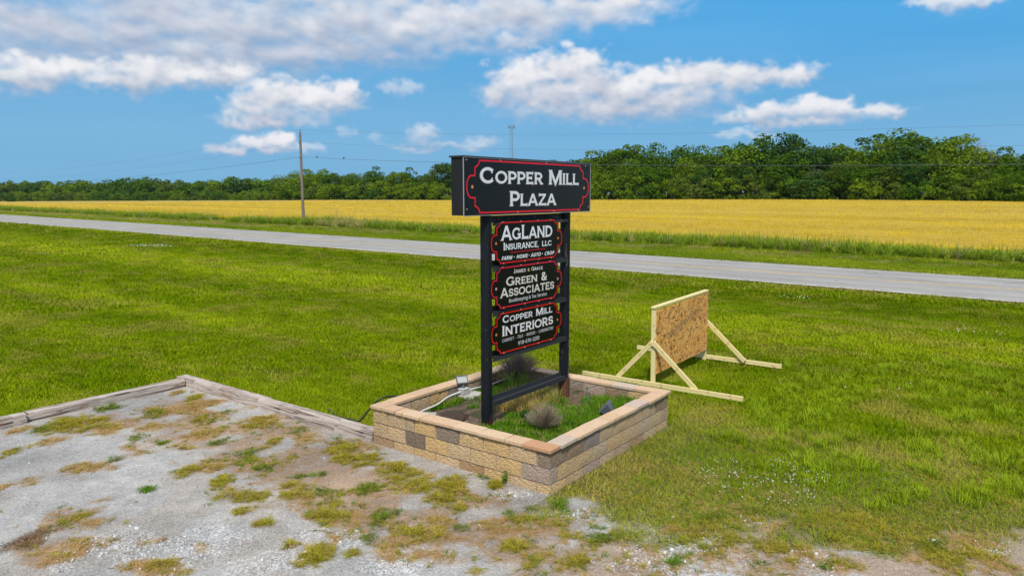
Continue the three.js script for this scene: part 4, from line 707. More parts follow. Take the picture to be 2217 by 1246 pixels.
// ---------------------------------------------------------------- the power line beyond the road
const WIRE = [{ h: [9.66, 9.66, 9.66], c: 0.0011, x: [-197, -54.87, 86], r: 0.005 }, { h: [8.5, 8.5, 8.5], c: 0.00105, x: [-197, -54.87, 86], r: 0.005 }, { h: [7.06, 7.06, 6.9], c: 0.00079, x: [-197, -54.87, 88], r: 0.012 }];
const wireY = (w, x, i) => { const xa = w.x[i], xb = w.x[i + 1], t = (x - xa) / (xb - xa); return lerp(w.h[i], w.h[i + 1], t) - 0.5 * w.c * (x - xa) * (xb - x); };
{
  const pt = canvasTex(64, 1024, (c, w, h) => { c.fillStyle = 'rgb(122,112,102)'; c.fillRect(0, 0, w, h); const r = rng(3); for (let i = 0; i < 300; i++) { c.fillStyle = r() < 0.5 ? `rgba(70,60,54,${r() * 0.35})` : `rgba(170,160,150,${r() * 0.3})`; c.fillRect(r() * w, r() * h, 1 + r() * 2, 20 + r() * 160); } });
  const wood = mat([1, 1, 1], 0.92, { map: pt }), pin = mat([0.2, 0.2, 0.2], 0.5), glass = mat([0.12, 0.12, 0.13], 0.3);
  const make = (x) => {
    const o = new THREE.Group(), y0 = groundY(x, -38.1), H = 9.45 - y0;
    part('shaft', new THREE.CylinderGeometry(0.105, 0.165, H + 0.6, 14).translate(0, (H - 0.6) / 2, 0), wood, o);
    part('top_pin', new THREE.CylinderGeometry(0.018, 0.018, 0.3, 6).translate(0.02, H + 0.08, 0), pin, o); part('insulator', new THREE.CylinderGeometry(0.05, 0.07, 0.12, 10).translate(0.02, H + 0.2, 0), glass, o);
    for (const h of [8.5, 7.06]) { part('bracket', box(0.36, 0.05, 0.06, 0, h - y0 - 0.02, 0.02), pin, o); part('insulator', new THREE.CylinderGeometry(0.04, 0.05, 0.09, 10).translate(0, h - y0, 0.17), glass, o); }
    o.position.set(x, y0, -38.1); return o;
  };
  const poles = [[-54.9, 'weathered grey utility pole rising from the tall verge grass'], [-197, 'weathered utility pole at the far end of the power line'], [87, 'weathered utility pole carrying the wires past the near end of the field']];
  for (const [x, l] of poles) { const o = make(x); if (x === -54.9) o.rotation.z = 0.004; top('utility_pole', o, l, 'utility pole', 'poles of the roadside power line'); }
  const wm = mat([0.1, 0.105, 0.11], 0.6), names = ['thin top wire of the roadside power line', 'thin middle wire of the roadside power line', 'thick lowest cable of the roadside power line'];
  WIRE.forEach((w, k) => { const pts = []; for (let i = 0; i < 2; i++) for (let j = 0; j < 24; j++) { const x = lerp(w.x[i], w.x[i + 1], j / 24); pts.push([x, wireY(w, x, i), k === 0 ? -38.1 : -37.93]); } top('power_line', new THREE.Mesh(tubeGeo(pts, w.r, 160, 5), wm), names[k], 'power line'); });
  const bg = mergeGeometries([new THREE.SphereGeometry(0.07, 10, 8).scale(0.8, 1.15, 0.8).toNonIndexed(), new THREE.SphereGeometry(0.038, 8, 6).translate(0.035, 0.09, 0).toNonIndexed(), new THREE.ConeGeometry(0.012, 0.04, 5).rotateZ(-1.6).translate(0.085, 0.09, 0).toNonIndexed(), new THREE.ConeGeometry(0.03, 0.13, 5).rotateZ(2.6).translate(-0.06, -0.1, 0).toNonIndexed()]);
  for (const [x, l] of [[-52.27, 'small dark bird on the lowest cable, the one beside the utility pole'], [-48.45, 'small dark bird on the lowest cable, second from the utility pole']]) { const b = new THREE.Mesh(bg, mat([0.02, 0.02, 0.022], 0.8)); b.position.set(x, wireY(WIRE[2], x, 1) + 0.1, -37.93); top('bird', b, l, 'bird'); }
}
// ---------------------------------------------------------------- far mast
{
  const o = new THREE.Group(), m = mat([0.23, 0.26, 0.29], 0.7), geo = [], bar = (a, b, r) => { const A = new THREE.Vector3(...a), Bv = new THREE.Vector3(...b), d = Bv.clone().sub(A), g = new THREE.CylinderGeometry(r, r, d.length(), 5); g.applyQuaternion(new THREE.Quaternion().setFromUnitVectors(new THREE.Vector3(0, 1, 0), d.normalize())); g.translate((A.x + Bv.x) / 2, (A.y + Bv.y) / 2, (A.z + Bv.z) / 2); return g; };
  const leg = (k, y) => { const a = k * 2.0944 + 0.3, r = lerp(2.6, 1.15, y / 60); return [Math.cos(a) * r, y, Math.sin(a) * r]; };
  for (let k = 0; k < 3; k++) part('leg', bar(leg(k, 0), leg(k, 60), 0.11), m, o);
  for (let j = 0; j < 24; j++) for (let k = 0; k < 3; k++) { const y0 = j * 2.5, y1 = y0 + 2.5; geo.push(bar(leg(k, y0), leg((k + 1) % 3, y1), 0.06), bar(leg(k, y1), leg((k + 1) % 3, y1), 0.06)); }
  part('bracing', mergeGeometries(geo), m, o);
  for (let k = 0; k < 9; k++) { const a = k * 0.698, g = box(0.35, 2.6, 0.25, 2.6, 61.2, 0).rotateY(a); part('antenna', g, mat([0.1, 0.11, 0.12], 0.7), o); }
  part('head_frame', new THREE.TorusGeometry(2.4, 0.09, 5, 24).rotateX(Math.PI / 2).translate(0, 60.6, 0), m, o);
  o.position.set(-386.7, -0.4, -512);
  top('radio_mast', o, 'slim grey lattice mast with antennas far behind the trees', 'radio mast');
}

// ---------------------------------------------------------------- trees
const TREES= [[-114.8,-188.0,13.8,0],[-105.2,-182.0,15.4,0],[-100.4,-185.8,17.0,0],[-90.7,-178.8,12.9,0],[-91.6,-187.6,13.9,0],[-85.0,-185.6,17.3,0],[-76.8,-179.7,12.5,0],[-75.9,-185.2,13.9,0],[-71.0,-187.4,16.0,0],[-63.9,-181.9,15.4,0],[-61.8,-189.5,17.9,0],[-54.6,-185.5,18.3,0],[-48.1,-179.5,14.0,0],[-45.6,-186.0,16.4,0],[-40.5,-178.6,14.0,0],[-39.8,-187.0,14.8,0],[-35.2,-182.9,15.9,0],[-30.4,-175.1,14.5,0],[-27.6,-180.4,16.4,0],[-25.2,-182.5,18.0,0],[-20.7,-172.4,15.9,0],[-18.4,-176.5,15.3,0],[-14.3,-168.4,15.0,0],[-11.2,-160.7,11.8,0],[-8.6,-162.5,10.7,0],[-6.4,-162.6,10.9,0],[-3.9,-162.3,11.9,0],[-0.8,-156.9,11.9,0],[2.8,-155.0,12.3,0],[7.4,-157.0,11.8,0],[-103.6,-176.8,9.2,0],[-97.2,-176.2,9.7,0],[-91.2,-177.1,10.9,0],[-83.7,-175.9,10.1,0],[-77.8,-176.3,9.2,0],[-70.1,-176.1,10.2,0],[-63.7,-175.4,9.4,0],[-58.8,-176.3,11.3,0],[-53.8,-175.3,8.7,0],[-49.9,-176.9,11.1,0],[-44.3,-174.5,8.8,0],[-39.7,-174.1,10.6,0],[-34.7,-171.5,11.1,0],[-30.2,-168.2,10.4,0],[-25.5,-165.4,9.0,0],[-21.6,-164.4,10.5,0],[-17.3,-160.5,9.8,0],[-13.9,-156.5,7.6,0],[-10.9,-156.1,8.2,0],[-6.9,-151.9,7.7,0],[-4.0,-150.3,8.1,0],[-1.5,-147.0,7.2,0],[-297.2,-214.5,14.0,0],[-268.5,-199.7,13.9,0],[-259.2,-201.4,13.8,0],[-249.9,-201.1,11.9,0],[-248.6,-206.9,11.2,0],[-236.6,-207.2,12.6,0],[-230.8,-212.5,14.5,0],[-219.5,-210.2,12.0,0],[-214.7,-216.5,13.9,0],[-203.8,-213.6,11.2,0],[-200.5,-217.7,14.8,0],[-193.0,-218.8,15.8,0],[-176.3,-213.1,14.5,0],[-162.5,-209.9,15.1,0],[-142.8,-199.9,13.9,0],[-128.5,-195.5,14.0,0],[-261.6,-191.3,8.1,1],[-256.4,-195.1,8.7,1],[-247.9,-196.4,7.4,1],[-243.0,-199.8,7.8,1],[-235.8,-201.2,8.2,1],[-227.9,-204.4,8.5,1],[-219.2,-205.8,8.8,1],[-212.1,-208.4,8.1,1],[-203.4,-209.4,8.4,1],[-197.6,-211.3,8.7,1],[-576.6,-178.0,11.5,2],[-580.8,-189.5,11.4,2],[-582.6,-198.0,12.5,2],[-556.5,-196.0,10.9,2],[-562.5,-206.5,12.4,2],[-536.7,-203.7,11.5,2],[-546.8,-216.3,10.8,2],[-527.7,-213.9,12.7,2],[-527.6,-223.3,11.9,2],[-507.5,-220.9,10.5,2],[-517.4,-234.0,13.9,2],[-497.3,-231.2,13.3,2],[-509.2,-243.2,14.5,2],[-486.5,-240.8,14.8,2],[-486.9,-248.7,12.8,2],[-464.4,-245.3,12.5,2],[-465.3,-253.0,11.7,2],[-446.1,-250.2,11.5,2],[-449.2,-260.4,12.6,2],[-430.5,-256.9,11.4,2],[-433.7,-267.9,14.3,2],[-414.6,-263.4,14.2,2],[-417.4,-272.7,13.3,2],[-397.1,-266.5,13.2,2],[-396.5,-274.4,12.8,2],[-351.1,-249.2,11.8,2],[-543.9,-181.3,5.3,1],[-535.4,-190.4,6.2,1],[-521.1,-197.2,5.0,1],[-512.1,-206.1,5.3,1],[-494.1,-212.6,5.6,1],[-479.9,-222.0,6.1,1],[-461.0,-228.9,6.4,1],[-444.2,-236.5,5.8,1],[-427.2,-242.1,6.1,1],[-411.8,-248.4,5.8,1],[-389.4,-252.9,6.3,1],[-373.8,-256.6,6.2,1],[-121.5,-203.6,13.5,0],[-118.6,-208.2,15.1,0],[-110.4,-203.3,16.2,0],[-104.8,-208.2,13.3,0],[-97.1,-202.9,14.3,0],[-94.3,-207.3,15.8,0],[-84.3,-201.7,12.6,0],[-81.8,-206.7,14.0,0],[-75.3,-201.5,15.0,0],[-70.3,-206.5,12.4,0],[-64.2,-200.9,13.3,0],[-61.7,-205.7,14.7,0],[-56.7,-210.3,12.2,0],[-51.0,-203.8,13.1,0],[-48.0,-207.1,14.3,0],[-40.3,-198.7,11.4,0],[-37.5,-201.8,12.6,0],[-30.7,-193.0,13.2,0],[-27.8,-196.0,11.0,0],[-23.5,-188.0,11.7,0],[-19.2,-190.0,12.7,0],[-15.3,-182.2,10.2,0],[-12.8,-185.2,11.3,0],[-8.8,-187.2,12.3,0],[-5.5,-179.2,9.9,0],[-3.2,-182.1,10.9,0],[0.7,-176.0,11.5,0],[3.2,-181.0,9.8,0],[-292.7,-213.5,12.3,0],[-277.3,-213.8,13.4,0],[-263.4,-214.5,10.7,0],[-259.2,-219.7,12.0,0],[-252.0,-225.8,13.2,0],[-241.0,-224.7,10.6,0],[-233.6,-230.4,11.8,0],[-219.8,-229.4,12.8,0],[-215.2,-233.9,10.4,0],[-199.1,-229.2,11.3,0],[-191.5,-229.8,12.3,0],[-174.4,-222.0,9.7,0],[-163.3,-220.7,10.6,0],[-156.1,-220.4,11.5,0],[-140.4,-210.9,9.1,0],[-130.1,-208.2,9.8,0],[-606.8,-191.9,12.6,2],[-605.4,-198.7,10.1,2],[-598.8,-207.4,11.4,2],[-582.9,-209.4,12.6,2],[-579.3,-215.6,10.1,2],[-572.3,-224.2,11.4,2],[-556.3,-225.8,12.6,2],[-549.2,-234.0,10.0,2],[-545.0,-240.4,11.4,2],[-528.9,-241.4,12.5,2],[-521.3,-249.5,10.0,2],[-516.1,-255.4,11.3,2],[-510.6,-261.3,12.6,2],[-489.7,-262.3,9.9,2],[-484.0,-268.0,11.1,2],[-478.1,-273.6,12.4,2],[-457.2,-273.7,9.7,2],[-451.2,-279.0,11.0,2],[-441.2,-285.6,12.2,2],[-424.3,-283.4,9.6,2],[-418.1,-288.4,10.8,2],[-105.5,-175.4,7.0,1],[-97.2,-174.4,7.9,1],[-89.9,-174.4,8.8,1],[-85.4,-174.3,6.8,1],[-78.3,-173.8,7.7,1],[-71.6,-173.2,8.5,1],[-65.4,-173.5,6.6,1],[-61.6,-173.6,7.5,1],[-55.8,-173.5,8.3,1],[-49.9,-173.2,6.4,1],[-44.4,-172.7,7.2,1],[-40.8,-171.2,8.0,1],[-35.0,-168.4,6.2,1],[-29.6,-165.4,6.9,1],[-26.4,-163.4,7.6,1],[-21.4,-160.1,6.0,1],[-16.8,-156.8,6.6,1],[-12.6,-153.7,7.2,1],[-9.9,-151.8,5.8,1],[-6.1,-148.5,6.4,1],[-2.6,-145.2,6.9,1],[0.8,-144.0,5.6,1],[-264.8,-193.1,6.3,1],[-250.8,-193.5,7.0,1],[-244.2,-195.8,7.8,1],[-237.6,-197.9,6.2,1],[-231.0,-200.0,7.0,1],[-224.3,-201.9,7.7,1],[-214.5,-204.4,6.2,1],[-207.8,-205.9,6.9,1],[-201.1,-207.2,7.6,1],[-194.4,-208.4,6.1,1],[-545.5,-176.6,4.1,1],[-534.2,-183.7,5.0,1],[-522.6,-190.8,5.9,1],[-511.0,-197.6,4.1,1],[-499.2,-204.3,5.0,1],[-487.2,-211.0,5.8,1],[-475.1,-217.3,4.1,1],[-462.6,-223.4,4.9,1],[-448.6,-228.7,5.8,1],[-434.6,-233.5,4.1,1],[-420.3,-238.1,4.9,1],[-406.0,-242.4,5.7,1],[-391.7,-246.2,4.1,1],[-377.2,-249.8,4.9,1],[-346.0,-241.1,5.5,1]];
function leafCards(n, size, lobes, seed, flat = 0.75) {
  const r = rng(seed), pos = [], nor = [], d = new THREE.Vector3(), a = new THREE.Vector3(), b = new THREE.Vector3(), nn = new THREE.Vector3(), tot = lobes.reduce((s, l) => s + l[3] * l[3], 0);
  const rnd = (v) => { do v.set(r() * 2 - 1, r() * 2 - 1, r() * 2 - 1); while (v.lengthSq() > 1 || v.lengthSq() < 0.01); return v.normalize(); };
  for (const [lx, ly, lz, lr] of lobes) {
    const m = Math.round(n * lr * lr / tot);
    for (let i = 0; i < m; i++) {
      rnd(d); if (d.y < -0.3 && r() < 0.6) d.y *= -1;
      const q = lr * (0.55 + 0.5 * Math.sqrt(r())), x = lx + d.x * q, y = ly + d.y * q * flat, z = lz + d.z * q;
      rnd(nn).multiplyScalar(0.75).add(d).normalize(); rnd(a); a.cross(nn).normalize(); b.crossVectors(nn, a);
      const s = size * (0.6 + r() * 0.8), w = s * (0.45 + r() * 0.3), bend = (r() - 0.3) * s * 0.4;
      const P = [[-s, 0, 0], [0, -w, bend], [s * 1.1, (r() - 0.5) * w, 0], [s * 0.1, w, bend]].map(([u, v, t]) => [x + a.x * u + b.x * v + nn.x * t, y + a.y * u + b.y * v + nn.y * t, z + a.z * u + b.z * v + nn.z * t]);
      pos.push(...P[0], ...P[1], ...P[2], ...P[0], ...P[2], ...P[3]);
    }
  }
  const g = new THREE.BufferGeometry(); g.setAttribute('position', new THREE.Float32BufferAttribute(pos, 3)); g.computeVertexNormals();
  g.computeBoundingBox(); g.scale(1, lobes.top ? lobes.top / g.boundingBox.max.y : 1, 1);
  return g;
}
function crownLobes(seed, n, cy, rx, ry, lr) {
  const r = rng(seed), L = [];
  for (let i = 0; i < n; i++) { const a = r() * 6.283, e = Math.asin(r() * 1.7 - 0.75), k = 0.3 + 0.62 * Math.sqrt(r()); L.push([Math.cos(a) * Math.cos(e) * rx * k, cy + Math.sin(e) * ry * k, Math.sin(a) * Math.cos(e) * rx * k, lr * (0.65 + r() * 0.75)]); }
  L.push([0, cy, 0, lr * 1.3]);
  L.top = 1;
  return L;
}
{
  const leafTones = [[0.08, 0.15, 0.01], [0.115, 0.195, 0.012], [0.05, 0.11, 0.018], [0.1, 0.145, 0.02], [0.135, 0.205, 0.012], [0.06, 0.13, 0.008]].map((c) => leafMat(c, 0.25));
  const bark = mat([0.17, 0.145, 0.12], 0.95);
  const trunkGeo = (seed) => {
    const r = rng(seed), gs = [new THREE.CylinderGeometry(0.012, 0.022, 0.5, 8).translate(0, 0.25, 0)];
    for (let i = 0; i < 7; i++) { const a = r() * 6.28, l = 0.18 + r() * 0.2, g = new THREE.CylinderGeometry(0.003, 0.009, l, 6).translate(0, l / 2, 0); g.rotateZ(0.5 + r() * 0.5).rotateY(a).translate(0, 0.2 + r() * 0.28, 0); gs.push(g); }
    return mergeGeometries(gs);
  };
  const big = [0, 1, 2, 3, 4, 5, 6].map((k) => [leafCards(3900, 0.02, crownLobes(100 + k, 36 + k * 2, 0.53, 0.4 + (k % 3) * 0.03, 0.46, 0.1 + (k % 3) * 0.018), 200 + k, 0.85), trunkGeo(300 + k)]);
  const shr = [0, 1, 2].map((k) => [leafCards(2200, 0.04, crownLobes(400 + k, 30, 0.36, 0.85, 0.56, 0.17), 500 + k, 0.7), trunkGeo(600 + k)]);
  const far = [0, 1, 2].map((k) => [leafCards(1700, 0.036, crownLobes(700 + k, 28, 0.48, 0.52, 0.46, 0.145), 800 + k, 0.85), trunkGeo(900 + k)]);
  const r = rng(55);
  TREES.forEach(([x, z, yt, kind], i) => {
    const y0 = groundY(x, z) - 0.2, h = (yt - y0) * (kind === 0 ? 1.045 : 1.01), set = [big, shr, far][kind], [cg, tg] = set[Math.floor(r() * set.length)], distant = x < -320, o = new THREE.Group();
    const lm = leafTones[Math.floor(r() * 6)];
    const wide = kind === 0 ? 1.05 + r() * 0.35 : kind === 1 ? 0.95 + r() * 0.4 : 1.15 + r() * 0.5;
    part('trunk', tg, bark, o); part('crown', cg, kind === 1 && r() < 0.35 ? leafTones[4] : lm, o);
    o.position.set(x, y0, z); o.scale.set(h * wide, h, h * wide); o.rotation.y = r() * 6.28;
    if (kind === 1) top('understorey_tree', o, distant ? 'low bushy tree at the front of the most distant tree line' : x < -180 ? 'low bushy tree at the front of the wood behind the utility pole' : 'low bushy tree at the front of the large wood beyond the wheat', 'tree', distant ? 'low trees fronting the distant tree line' : x < -180 ? 'low trees fronting the wood behind the utility pole' : 'low trees fronting the large wood');
    else top('broadleaf_tree', o, distant ? 'small distant broadleaf tree in the most distant tree line' : x < -120 ? 'broadleaf tree in the wood behind the utility pole and sign' : 'tall broadleaf tree in the large wood beyond the wheat', 'tree', distant ? 'trees of the distant tree line' : x < -120 ? 'trees of the wood behind the utility pole' : 'trees of the large wood');
  });
  // lone bushes standing at the edge of the crop
  for (const [x, z, h, w, l] of [[-393, -128, 2.9, 2.2, 'round dark bush alone at the far left margin of the wheat'], [-316, -197, 4.2, 4, 'broad round green bush standing at the edge of the wheat'], [-416, -201, 1.7, 2, 'low dark bush on the pale grass strip'], [-388, -213, 1.4, 1.8, 'smallest low bush by the distant trees']]) {
    const o = new THREE.Group(); part('stem', shr[0][1], bark, o); part('foliage', shr[1][0], leafTones[h > 4 ? 1 : 2], o); o.position.set(x, groundY(x, z) - 0.1, z); o.scale.set(w * 1.1, h * 1.05, w * 1.1); top('bush', o, l, 'bush');
  }
  // bare dead trees among the green ones
  const dead = (seed, H, lean) => {
    const q = rng(seed), gs = [], up = new THREE.Vector3(0, 1, 0);
    const grow = (p, d, len, rad, lev) => { const e = p.clone().addScaledVector(d, len), g = new THREE.CylinderGeometry(rad * 0.62, rad, len, lev ? 5 : 8, 1); g.applyQuaternion(new THREE.Quaternion().setFromUnitVectors(up, d)); g.translate((p.x + e.x) / 2, (p.y + e.y) / 2, (p.z + e.z) / 2); gs.push(g); if (lev < 5) for (let k = 0; k < (lev < 1 ? 4 : 3); k++) grow(e, d.clone().add(new THREE.Vector3((q() - 0.5) * 1.5 + lean * 0.2, (q() - 0.15) * 0.8, (q() - 0.5) * 1.5)).normalize(), len * (0.6 + q() * 0.22), rad * 0.58, lev + 1); };
    grow(new THREE.Vector3(), new THREE.Vector3(lean * 0.1, 1, 0).normalize(), H * 0.4, H * 0.014, 0);
    return mergeGeometries(gs);
  };
  const dm = mat([0.3, 0.28, 0.26], 0.95);
  for (const [x, z, yt, s, l] of [[-10.4, -161, 14.6, 4, 'bare leafless tree with a wide spray of fine twigs'], [-42.6, -172.5, 10.5, 9, 'bare pale dead tree half hidden among green crowns']]) {
    const y0 = groundY(x, z); const o = new THREE.Group(), g = dead(s, 1, 0.5); g.computeBoundingBox(); part('branches', g, dm, o); const k = (yt - y0) / g.boundingBox.max.y; o.position.set(x, y0, z); o.scale.setScalar(k); top('dead_tree', o, l, 'dead tree');
  }
}

// ---------------------------------------------------------------- grasses
function tuft(n, rad, len, wid, lean, seed, segs = 2) {
  const r = rng(seed), pos = [], idx = []; let v = 0;
  for (let i = 0; i < n; i++) {
    const a = r() * 6.283, q = rad * Math.sqrt(r()), bx = Math.cos(a) * q, bz = Math.sin(a) * q, dir = r() * 6.283, l = len * (0.55 + r() * 0.6), ln = lean * (0.3 + r()), w = wid * (0.7 + r() * 0.6) / 2, ca = Math.cos(dir), sa = Math.sin(dir);
    for (let k = 0; k <= segs; k++) {
      const t = k / segs, out = ln * t * t * l, y = l * t * Math.sqrt(Math.max(0.05, 1 - Math.min(0.95, ln * t * 0.55))), ww = w * (1 - t * 0.45);
      if (k < segs) pos.push(bx + ca * out - sa * ww, y, bz + sa * out + ca * ww, bx + ca * out + sa * ww, y, bz + sa * out - ca * ww);
      else pos.push(bx + ca * out, y, bz + sa * out);
    }
    for (let k = 0; k < segs - 1; k++) idx.push(v + k * 2, v + k * 2 + 1, v + k * 2 + 2, v + k * 2 + 2, v + k * 2 + 1, v + k * 2 + 3);
    idx.push(v + segs * 2 - 2, v + segs * 2 - 1, v + segs * 2); v += segs * 2 + 1;
  }
  const g = new THREE.BufferGeometry(); g.setAttribute('position', new THREE.Float32BufferAttribute(pos, 3)); g.setIndex(idx); g.computeVertexNormals();
  return g;
}
const M4 = new THREE.Matrix4(), Q4 = new THREE.Quaternion(), E4 = new THREE.Euler(), P4 = new THREE.Vector3(), S4 = new THREE.Vector3(), C4 = new THREE.Color();
function spread(name, geo, material, list, label, category, parent) { // list of [x, y, z, turn, sx, sy, r, g, b, tilt]
  const m = new THREE.InstancedMesh(geo, material, list.length);
  list.forEach((t, i) => {
    Q4.setFromEuler(E4.set(t[9] ?? 0, t[3], t[10] ?? 0)); m.setMatrixAt(i, M4.compose(P4.set(t[0], t[1], t[2]), Q4, S4.set(t[4], t[5], t[4]))); m.setColorAt(i, C4.setRGB(t[6], t[7], t[8]));
  });
  if (parent) { m.name = name; m.userData.kind = 'stuff'; m.castShadow = m.receiveShadow = true; parent.add(m); return m; }
  return top(name, m, label, category, null, 'stuff');
}
const mix3 = (a, b, t) => [lerp(a[0], b[0], t), lerp(a[1], b[1], t), lerp(a[2], b[2], t)];
const seen = (x, z, m = 6) => { m += 220 / Math.max(6, Math.hypot(x - CX, z - CZ)); const a = Math.atan2(x - CX, -(z - CZ)) * 180 / Math.PI; return a > -72 - m && a < -2 + m; };
const blade = leafMat([1, 1, 1], 0.3);
{
  const r = rng(1234), lawn = [], G = [0.2, 0.29, 0.004], Lt = [0.36, 0.435, 0.012], Dk = [0.115, 0.195, 0.004], Dry = [0.45, 0.35, 0.085];
  const bands = [[0, 15, 0.062], [15, 26, 0.1], [26, 45, 0.17], [45, 75, 0.28], [75, 130, 0.5]];
  for (const [r0, r1, st] of bands) {
    const x0 = Math.max(-130, CX - r1), x1 = 12;
    for (let x = x0; x < x1; x += st) for (let z = -20.35; z < 8; z += st) {
      const px = x + r() * st, pz = z + r() * st, d = Math.hypot(px - CX, pz - CZ);
      if (d < r0 || d >= r1 || pz < -20.32 + 0.15 * vn(px * 2, 1, 3) || !seen(px, pz)) continue;
      let e = 1;
      if (px > -3.16 && px < 0.05) { if (pz > -3.34) continue; }
      else if (px >= 0.05) { e = lawnAt(px, pz); if (e < r()) continue; }
      else if (px > -8.48) { if (pz > -0.26) continue; }
      if (Math.abs(px + 1.2) < 1.8 && Math.abs(pz + 5.26) < 0.025) continue;
      const t = -pz, n1 = fbm(px * 0.3, pz * 0.9, 4, 5), n2 = fbm(px * 1.1, pz * 2.2, 4, 6), n3 = r(), n4 = fbm(px * 0.8 + 9, pz * 1.3, 3, 7);
      let c = mix3(G, Lt, clamp(1.15 * bump(t, 11.8, 1.6) + 0.45 * bump(t, 4.6, 1.2) + 0.2 * Math.sin(t * 2.1 + px * 0.06) + (n1 - 0.5) * 1.5 + 0.08));
      c = mix3(c, Dk, clamp(0.55 * bump(t, 17.3, 2.2) + 0.35 * bump(t, 8, 1.2) + (n2 - 0.5) * 1.5));
      let dry = clamp(ss(0.54, 0.72, n4) * (px > 0 && pz > -7 ? 0.75 : 0.5) + ss(-19.4, -20.3, pz) * 0.75 + (px > 0 ? ss(0.9, 0.4, e) * 0.6 + ss(1.1, 0.1, Math.abs(pz - edgeZ(px) + 0.5)) * 0.45 : 0) + (px > 0 && px < 0.6 && pz < 0 && pz > -4 ? 0.45 : 0));
      if (n3 < 0.07) dry = Math.max(dry, 0.7);
      c = mix3(c, Dry, dry * (0.4 + r() * 0.6));
      const k = 0.76 + r() * 0.46, s = Math.max(1, st / 0.085) * (0.8 + r() * 0.5);
      let hgt = (0.6 + 0.7 * n2 * r() + (n1 > 0.62 ? 0.15 : 0)) * Math.min(1.7, Math.max(1, st / 0.1));
      if (px < -3 && px > -9 && pz > -0.8) hgt *= 1.25;
      lawn.push([px, groundY(px, pz) - 0.005, pz, r() * 6.28, s, hgt, c[0] * k, c[1] * k, c[2] * k]);
    }
  }
  spread('lawn_grass', tuft(15, 0.075, 0.085, 0.0085, 0.75, 8), blade, lawn, 'mown green lawn grass between the lot and the road', 'grass');
  // coarse bright clumps in the lawn on the right
  const cl = [], q = rng(99);
  for (let i = 0; i < 260; i++) { const x = 0.4 + q() * 5, z = -1.6 - q() * 9; if (!seen(x, z) || lawnAt(x, z) < 0.9 || fbm(x * 0.8, z * 0.8, 3, 44) < 0.48) continue; const k = 0.8 + q() * 0.5; for (let j = 0; j < 7; j++) cl.push([x + (q() - 0.5) * 0.34, groundY(x, z), z + (q() - 0.5) * 0.34, q() * 6.28, 1, 0.8 + q() * 0.7, 0.25 * k, 0.34 * k, 0.015 * k]); }
  spread('coarse_grass', tuft(14, 0.06, 0.15, 0.009, 1.0, 18, 3), blade, cl, 'coarse light green grass clumps in the lawn right of the planter', 'grass');
  const vg = [];
  for (const [x0, x1, st] of [[-45, 20, 0.16], [-110, -45, 0.28], [-190, -110, 0.5]]) for (let x = x0; x < x1; x += st) for (let z = -39.4; z < -27.95; z += st) {
    const px = x + r() * st, pz = z + r() * st; if (!seen(px, pz)) continue;
    const n1 = fbm(px * 0.18, pz * 0.5, 3, 15), n2 = fbm(px * 0.7, pz * 0.9, 3, 16); let c = mix3([0.18, 0.26, 0.012], [0.31, 0.36, 0.02], clamp(0.3 + (n1 - 0.5) * 2.2));
    c = mix3(c, [0.44, 0.34, 0.15], clamp(ss(0.52, 0.68, n2) * 0.7 * ss(-30, -34, pz) + (px < -55 ? 0.5 * bump(pz, -33.5, 1.6) : 0) + ss(-28.6, -28, pz) * 0.25) * (0.5 + r() * 0.5));
    const k = 0.82 + r() * 0.4; vg.push([px, groundY(px, pz), pz, r() * 6.28, Math.max(1.3, st / 0.09) * 0.9, 1 + r() * 1.1, c[0] * k, c[1] * k, c[2] * k]);
  }
  spread('verge_grass', tuft(15, 0.075, 0.11, 0.011, 0.8, 28), blade, vg, 'rough mown grass on the far verge of the road', 'grass');
  const tall = [];
  for (let x = -170; x < 16; x += 0.2) for (let j = 0; j < 9; j++) {
    const px = x + r() * 0.2, pz = -36.2 - r() * 3.6; if (!seen(px, pz)) continue;
    const n = fbm(px * 0.12, pz * 0.25, 3, 25), dens = px < -62 && px > -120 ? 0.32 : 0.1, near = bump(px, -52, 5) * 0.4;
    if (n + near < 0.36 + dens * 0.3 - 0.12 * ss(-36.2, -38.4, pz) * 1.2) continue;
    const c = mix3([0.17, 0.28, 0.025], [0.3, 0.37, 0.03], r()), dryK = px > -51 && px < -44 ? 0.8 * r() : r() < 0.07 ? 0.9 : 0, cc = mix3(c, [0.5, 0.36, 0.2], dryK);
    tall.push([px, groundY(px, pz) - 0.03, pz, r() * 6.28, 1 + r() * 0.8, (0.75 + n * 0.95 + near * 0.7) * (0.75 + r() * 0.6), ...cc, (r() - 0.5) * 0.3, -0.12 - r() * 0.2]);
  }
  spread('tall_grass', tuft(16, 0.14, 0.62, 0.02, 0.75, 38, 3), blade, tall, 'tall green grass along the near edge of the wheat', 'grass');
  const wh = [], stalk = leafMat([1, 1, 1], 0.2);
  for (const [d0, d1, st] of [[40, 85, 0.42], [85, 150, 0.85], [150, 230, 1.5]]) for (let x = -220; x < 30; x += st) for (let z = -230; z < WHEAT_Z; z += st) {
    const px = x + r() * st, pz = z + r() * st; if (!seen(px, pz, 4)) continue; const [d, e] = fieldEnd(px, pz); if (d < d0 || d >= d1 || d > e) continue;
    const k = 0.8 + r() * 0.4 + (fbm(px * 0.03, pz * 0.3, 3, 35) - 0.5) * 0.8, s = st / 0.42;
    wh.push([px, groundY(px, pz) + CROP - 0.22, pz, r() * 6.28, Math.max(1, s * 0.9), (0.85 + r() * 0.35), 0.64 * k, 0.47 * k, 0.03 * k, (r() - 0.5) * 0.2, (r() - 0.5) * 0.2]);
  }
  spread('wheat_stalks', tuft(22, 0.34, 0.42, 0.018, 0.5, 48), stalk, wh, 'golden wheat stalks and ears standing in the field', 'wheat');
}
